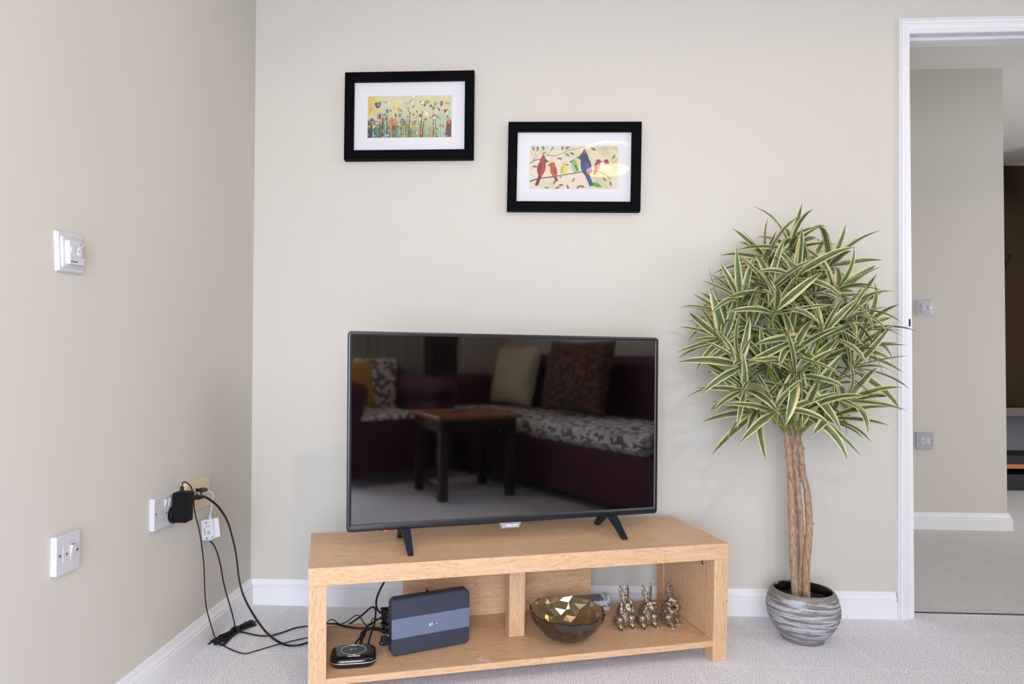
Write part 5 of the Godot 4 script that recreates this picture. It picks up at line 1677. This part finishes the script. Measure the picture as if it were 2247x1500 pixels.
	var ros := [
		[V(1.778, 1.194, 0.200), V(-0.05, 1, 0.15)], [V(1.728, 1.157, 0.170), V(-0.5, 0.8, 0.1)], [V(1.762, 1.094, 0.270), V(0.05, 0.85, 0.5)], [V(1.894, 1.137, 0.190), V(0.45, 0.85, 0.05)],
		[V(1.884, 1.058, 0.240), V(0.7, 0.6, 0.3)], [V(1.637, 1.031, 0.200), V(-0.6, 0.7, 0.25)], [V(1.713, 1.090, 0.140), V(-0.4, 0.85, -0.1)], [V(1.685, 0.985, 0.310), V(-0.05, 0.8, 0.5)],
		[V(1.815, 0.911, 0.310), V(0.1, 0.8, 0.5)], [V(1.581, 0.915, 0.190), V(-0.8, 0.45, 0.2)], [V(1.605, 0.831, 0.270), V(-0.4, 0.75, 0.45)], [V(1.632, 0.762, 0.240), V(-0.8, 0.1, 0.45)],
		[V(1.691, 0.694, 0.290), V(-0.2, 0.7, 0.55)], [V(1.737, 0.863, 0.300), V(0.05, 0.75, 0.5)], [V(1.750, 0.800, 0.280), V(0, 0.5, 0.7)], [V(1.801, 0.748, 0.270), V(0.3, 0.75, 0.4)],
		[V(1.779, 0.690, 0.280), V(0, 0.8, 0.4)], [V(1.949, 0.825, 0.210), V(0.75, 0.6, 0.15)], [V(1.912, 0.724, 0.230), V(0.8, 0.45, 0.3)], [V(1.852, 0.673, 0.240), V(0.9, 0.3, 0.3)],
		[V(1.933, 0.996, 0.200), V(0.75, 0.55, 0.2)], [V(1.998, 0.943, 0.160), V(0.7, 0.6, 0)], [V(1.697, 1.060, 0.250), V(-0.35, 0.8, 0.4)], [V(1.681, 0.693, 0.200), V(-0.8, 0.2, 0.2)],
		[V(1.826, 0.979, 0.230), V(0.2, 0.8, 0.3)], [V(1.602, 0.985, 0.170), V(-0.7, 0.6, 0.1)],
		[V(1.836, 1.059, 0.150), V(0.1, 0.9, 0)], [V(1.936, 0.886, 0.150), V(0.5, 0.6, 0)], [V(1.694, 0.900, 0.150), V(-0.5, 0.7, 0)], [V(1.771, 0.956, 0.170), V(0, 1, 0.1)], [V(1.797, 0.800, 0.170), V(0, 0.8, 0)],
		[V(1.720, 0.800, 0.160), V(-0.3, 0.8, 0)], [V(1.870, 0.960, 0.170), V(0.4, 0.8, 0.1)],
		[V(1.780, 1.030, 0.200), V(0, 0.8, 0.3)], [V(1.660, 0.940, 0.210), V(-0.5, 0.6, 0.3)], [V(1.850, 0.840, 0.210), V(0.4, 0.6, 0.3)], [V(1.900, 0.960, 0.230), V(0.5, 0.6, 0.4)], [V(1.760, 0.900, 0.220), V(-0.1, 0.8, 0.5)],
		[V(1.700, 0.830, 0.220), V(-0.4, 0.6, 0.4)], [V(1.830, 1.100, 0.180), V(0.2, 0.9, 0.2)], [V(1.690, 0.980, 0.180), V(-0.4, 0.8, 0.1)], [V(1.760, 0.760, 0.200), V(-0.2, 0.6, 0.4)], [V(1.960, 0.880, 0.190), V(0.6, 0.5, 0.2)],
	]
	var inner: Array = []
	var lr := RandomNumberGenerator.new()
	lr.seed = 4242
	for q in ros.size():
		var at: Vector3 = ros[q][0] - off
		var ax: Vector3 = ros[q][1].normalized()
		var behind := q >= 26
		var hub := V(lerpf(1.788, ros[q][0].x, 0.22), maxf(0.630 if ros[q][0].y < 0.72 else 0.655, ros[q][0].y - 0.20), lerpf(0.197, ros[q][0].z, 0.25)) - off
		st = mb(true)
		var curve := spline([hub, hub.lerp(at, 0.5) + (V(0, 0.012, 0) if ax.y < 0.5 else V(0, -0.005, 0)), at - ax * 0.035, at, at + ax * 0.03], 5)
		var rads := []
		for i in curve.size():
			rads.append(lerpf(0.0042, 0.0026, float(i) / curve.size()) * (1.0 if i < curve.size() - 2 else 0.5))
		tube(st, curve, rads, 8)
		var br := put("shoot", done(st), shoot, P)
		var n := 11 if not behind else 10
		var x := ax.cross(V(0.3, 0.2, 1)).normalized()
		var y := ax.cross(x)
		for i in n:
			var phi := i * 2.39996 + q * 1.3 + lr.randf_range(-0.25, 0.25)
			var f := float(i) / (n - 1)
			var th := lerpf(0.22, 1.38, pow(f, 0.85)) + lr.randf_range(-0.12, 0.12)
			var rad := x * cos(phi) + y * sin(phi)
			var d := (ax * cos(th) + rad * sin(th)).normalized()
			var down := rad * 0.45 + V(0, -0.6, 0) + V(0, 0, -0.95 if lr.randf() < 0.75 else 0.1)
			var z := (down - d * down.dot(d)).normalized()
			var len := lr.randf_range(0.135, 0.195) * (0.85 + 0.25 * f)
			if off.z + at.z + d.z * len < 0.03:
				d = (d + V(0, 0, 0.45)).normalized()
				z = (z - d * z.dot(d)).normalized()
			var si := clampi(int(f * 4.0 + lr.randf() * 4.0), 0, 7)
			for tries in 8:
				# keep every leaf clear of the wall
				var box: AABB = Transform3D(Basis(d.cross(z), d, z).scaled_local(V(len, len, len)), at + ax * 0.022 * (1.0 - f)) * shapes[si].get_aabb()
				if box.position.z + off.z > 0.012:
					break
				d = (d + V(0, 0, 0.3)).normalized()
				z = (z + V(0, 0, 0.35)).normalized()
				z = (z - d * z.dot(d)).normalized()
			var b := Basis(d.cross(z), d, z)
			b = Basis(b.x * len * lr.randf_range(1.05, 1.40), b.y * len, b.z * len)
			var k := 0 if lr.randf() < 0.55 else (1 if lr.randf() < 0.6 else 2)
			var t := Transform3D(b, at + ax * 0.022 * (1.0 - f))
			if behind:
				inner.append([si, t])
			else:
				put("leaf", shapes[si], lm[k], br, t)
	st = SurfaceTool.new()
	st.begin(Mesh.PRIMITIVE_TRIANGLES)
	for e in inner:
		st.append_from(shapes[e[0]], 0, e[1])
	var il := put("inner_leaves", st.commit(), lm[0], P)
	il.set_meta("kind", "stuff")

# ---------------------------------------------------------------- behind the camera: lamp, seats and table that the screen and glass mirror
func pillow(w: float, h: float, d: float, e := 2.6) -> ArrayMesh:
	var st := mb(true)
	var n := 20
	var P := func(i: int, k: int) -> Vector3:
		var u := -1.0 + 2.0 * i / n
		var v := -1.0 + 2.0 * k / n
		var t := sqrt(maxf(0.0, (1.0 - pow(absf(u), e)) * (1.0 - pow(absf(v), e))))
		var pinch := 1.0 - 0.07 * (1.0 - absf(u * v))
		return V(u * w / 2 * pinch, v * h / 2 * pinch, t * d / 2)
	for s in [1.0, -1.0]:
		for i in n:
			for k in n:
				var a: Vector3 = P.call(i, k)
				var b: Vector3 = P.call(i + 1, k)
				var c: Vector3 = P.call(i + 1, k + 1)
				var dd: Vector3 = P.call(i, k + 1)
				if s > 0.0:
					quad(st, a, b, c, dd)
				else:
					var f := V(1, 1, -1)
					quad(st, dd * f, c * f, b * f, a * f)
	return done(st)

func build_behind_camera() -> void:
	# pendant lamp with a warm lit diffuser
	var l := thing("pendant_lamp", "warm lit drum pendant lamp below the ceiling, mirrored in the lower picture's glass", "lamp", V(1.62, 2.295, 2.40))
	var st := mb(true)
	lathe(st, [Vector2(0.155, -0.010), Vector2(0.155, 0.13), Vector2(0.153, 0.13), Vector2(0.153, -0.010), Vector2(0.155, -0.010)], 40)
	put("shade", done(st), mat(c8(226, 206, 180), 0.8), l)
	st = mb(true)
	lathe(st, [Vector2(0.0, -0.012), Vector2(0.148, -0.012), Vector2(0.152, 0.030), Vector2(0.0, 0.030)], 40)
	var warm := mat(c8(255, 226, 196), 0.6)
	warm.emission_enabled = true
	warm.emission = c8(255, 176, 120)
	warm.emission_energy_multiplier = 8.0
	put("diffuser", done(st), warm, l)
	st = mb(true)
	tube(st, [V(0, 0.11, 0), V(0, 0.145, 0)], 0.02, 8)
	for a in 3:
		tube(st, [V(0, 0.115, 0), V(0.153 * cos(a * 2.094), 0.115, 0.153 * sin(a * 2.094))], 0.002, 6)
	put("cord", done(st), M.plastic_white, l)
	var om := OmniLight3D.new()
	om.name = "pendant_lamp_light"
	om.light_color = c8(255, 206, 160)
	om.light_energy = 0.65
	om.light_size = 0.01
	om.omni_range = 8.0
	om.omni_attenuation = 2.0
	om.shadow_enabled = true
	add_child(om)
	om.position = V(1.62, 2.305, 2.40)

	var plum := mat(c8(74, 18, 38), 0.75)
	plum.rim_enabled = true
	plum.rim = 0.4
	var cover := mat(Color.WHITE, 0.9)
	cover.albedo_texture = cloth_pattern(c8(236, 230, 224), c8(110, 100, 108), 81)
	cover.uv1_triplanar = true
	cover.uv1_scale = Vector3.ONE * 2.6
	var s := thing("sofa", "plum sofa with patterned seat cover along the right wall, mirrored in the screen", "sofa", V(2.36, 0, 2.1))
	put("base", box_mesh(V(0.0, 0.05, -1.2), V(0.86, 0.345, 1.2), 0.02), plum, s)
	put("back", box_mesh(V(0.66, 0.30, -1.2), V(0.90, 0.86, 1.2), 0.05), plum, s)
	for z in [-1.2, 1.02]:
		put("arm", box_mesh(V(0.05, 0.3, z), V(0.80, 0.70, z + 0.2), 0.05), plum, s)
	for z in [-1.0, 0.02]:
		put("seat_cushion", box_mesh(V(-0.01, 0.345, z), V(0.68, 0.455, z + 0.98), 0.03), cover, s)
	for k in 4:
		put("leg", box_mesh(V(0.06 if k < 2 else 0.78, 0, -1.12 if k % 2 else 1.06), V(0.11 if k < 2 else 0.83, 0.06, -1.07 if k % 2 else 1.11)), M.black, s)
	var beige := mat(c8(186, 170, 138), 0.85)
	var c := put("cushion", pillow(0.50, 0.46, 0.17), beige, null, Transform3D(Basis(Vector3.UP, -PI / 2) * Basis(Vector3.RIGHT, -0.22), V(2.84, 0.700, 2.80)))
	tag(c, "beige square cushion leaning at the far end of the plum sofa", "cushion")
	var dk := mat(Color.WHITE, 0.9)
	dk.albedo_texture = cloth_pattern(c8(60, 26, 30), c8(110, 84, 56), 82)
	dk.uv1_triplanar = true
	dk.uv1_scale = Vector3.ONE * 3.0
	c = put("cushion", pillow(0.62, 0.50, 0.18), dk, null, Transform3D(Basis(Vector3.UP, -PI / 2) * Basis(Vector3.RIGHT, -0.2), V(2.83, 0.715, 2.12)))
	tag(c, "large dark patterned cushion in the middle of the plum sofa", "cushion")
	# armchair
	var a := thing("armchair", "plum armchair with patterned cover by the rear wall, mirrored in the screen", "armchair", V(1.78, 0, 3.05))
	put("seat", box_mesh(V(-0.30, 0.08, -0.42), V(0.22, 0.43, 0.25), 0.04), plum, a)
	put("seat_cover", box_mesh(V(-0.29, 0.425, -0.42), V(0.21, 0.455, 0.15), 0.012), cover, a)
	put("back", box_mesh(V(-0.34, 0.3, 0.16), V(0.34, 0.80, 0.36), 0.06), plum, a)
	put("back_cover", box_mesh(V(-0.08, 0.40, 0.135), V(0.25, 0.815, 0.17), 0.012), cover, a)
	for sx in [-1, 1]:
		st = mb(true)
		tube(st, [V(0, 0.56, -0.42), V(0, 0.58, -0.40), V(0, 0.60, 0.0), V(0, 0.62, 0.2)], [0.07, 0.10, 0.11, 0.11], 18)
		bx(st, V(-0.08, 0.06, -0.40), V(0.08, 0.56, 0.2), 0.02)
		put("arm", done(st), plum, a, Transform3D(Basis.IDENTITY, V(sx * 0.34, 0, 0)))
	c = put("cushion", pillow(0.34, 0.34, 0.13), mat(c8(176, 138, 50), 0.85), null, Transform3D(Basis(Vector3.RIGHT, 0.25) * Basis(Vector3.UP, PI), V(1.60, 0.645, 3.04)))
	tag(c, "mustard yellow cushion on the plum armchair", "cushion")
	# side table with slatted side
	var wood := mat(c8(150, 92, 50), 0.35)
	var dw := mat(c8(52, 28, 18), 0.5)
	var t := thing("side_table", "brown wooden side table with slatted sides near the sofa, mirrored in the screen", "table", V(2.00, 0, 2.24), Basis(Vector3.UP, 0.14))
	put("tabletop", box_mesh(V(-0.28, 0.475, -0.24), V(0.28, 0.50, 0.24), 0.006), wood, t)
	put("apron", frame_mesh(0.50, 0.42, 0.02, 0.07), dw, t, Transform3D(Basis(Vector3.RIGHT, -PI / 2), V(0, 0.405, 0)))
	for sx in [-1, 1]:
		for sz in [-1, 1]:
			put("leg", box_mesh(V(-0.025, 0, -0.025), V(0.025, 0.475, 0.025), 0.003), dw, t, Transform3D(Basis.IDENTITY, V(sx * 0.225, 0, sz * 0.185)))
	for k in 3:
		put("slat", box_mesh(V(-0.006, 0.07, -0.018), V(0.006, 0.42, 0.018), 0.001), dw, t, Transform3D(Basis.IDENTITY, V(0.225, 0, -0.09 + k * 0.09)))
	put("rail", box_mesh(V(-0.01, 0.05, -0.17), V(0.01, 0.08, 0.17), 0.002), dw, t, Transform3D(Basis.IDENTITY, V(0.225, 0, 0)))
	put("rail", box_mesh(V(-0.01, 0.05, -0.17), V(0.01, 0.08, 0.17), 0.002), dw, t, Transform3D(Basis.IDENTITY, V(-0.225, 0, 0)))
	var rm := thing("remote_control", "grey remote control lying on the wooden side table", "remote", V(1.98, 0.5005, 2.28), Basis(Vector3.UP, 1.1))
	put("body", box_mesh(V(-0.025, 0, -0.085), V(0.025, 0.016, 0.085), 0.006), mat(c8(140, 144, 150), 0.3, 0.3), rm)
	st = mb()
	for k in 12:
		bx(st, V(-0.016 + (k % 3) * 0.012, 0.0155, -0.06 + int(k / 3) * 0.025), V(-0.008 + (k % 3) * 0.012, 0.0175, -0.045 + int(k / 3) * 0.025), 0.001)
	put("buttons", done(st), M.black, rm)
	# curtain drawn back at the right of the window
	for k in 2:
		st = mb(true)
		var x0: float = [1.74, 2.44][k]
		var x1: float = [2.42, 2.74][k]
		var pts := []
		var nn := 60
		for i in nn + 1:
			var u := float(i) / nn
			pts.append(V(lerpf(x0, x1, u), 0, 3.47 + 0.018 * sin(u * (50.0 if k == 0 else 30.0))))
		for i in nn:
			var A: Vector3 = pts[i]
			var B: Vector3 = pts[i + 1]
			var up := V(0, 2.16, 0)
			var th := V(0, 0, 0.004)
			quad(st, A + up, B + up, B + V(0, 0.04, 0), A + V(0, 0.04, 0))
			quad(st, A + th + V(0, 0.04, 0), B + th + V(0, 0.04, 0), B + th + up, A + th + up)
		tag(put("curtain", done(st), mat([c8(150, 156, 146), c8(70, 62, 58)][k], 0.9)), ["sage grey curtain beside the window behind the camera", "dark brown curtain at the right of the window behind the camera"][k], "curtain")
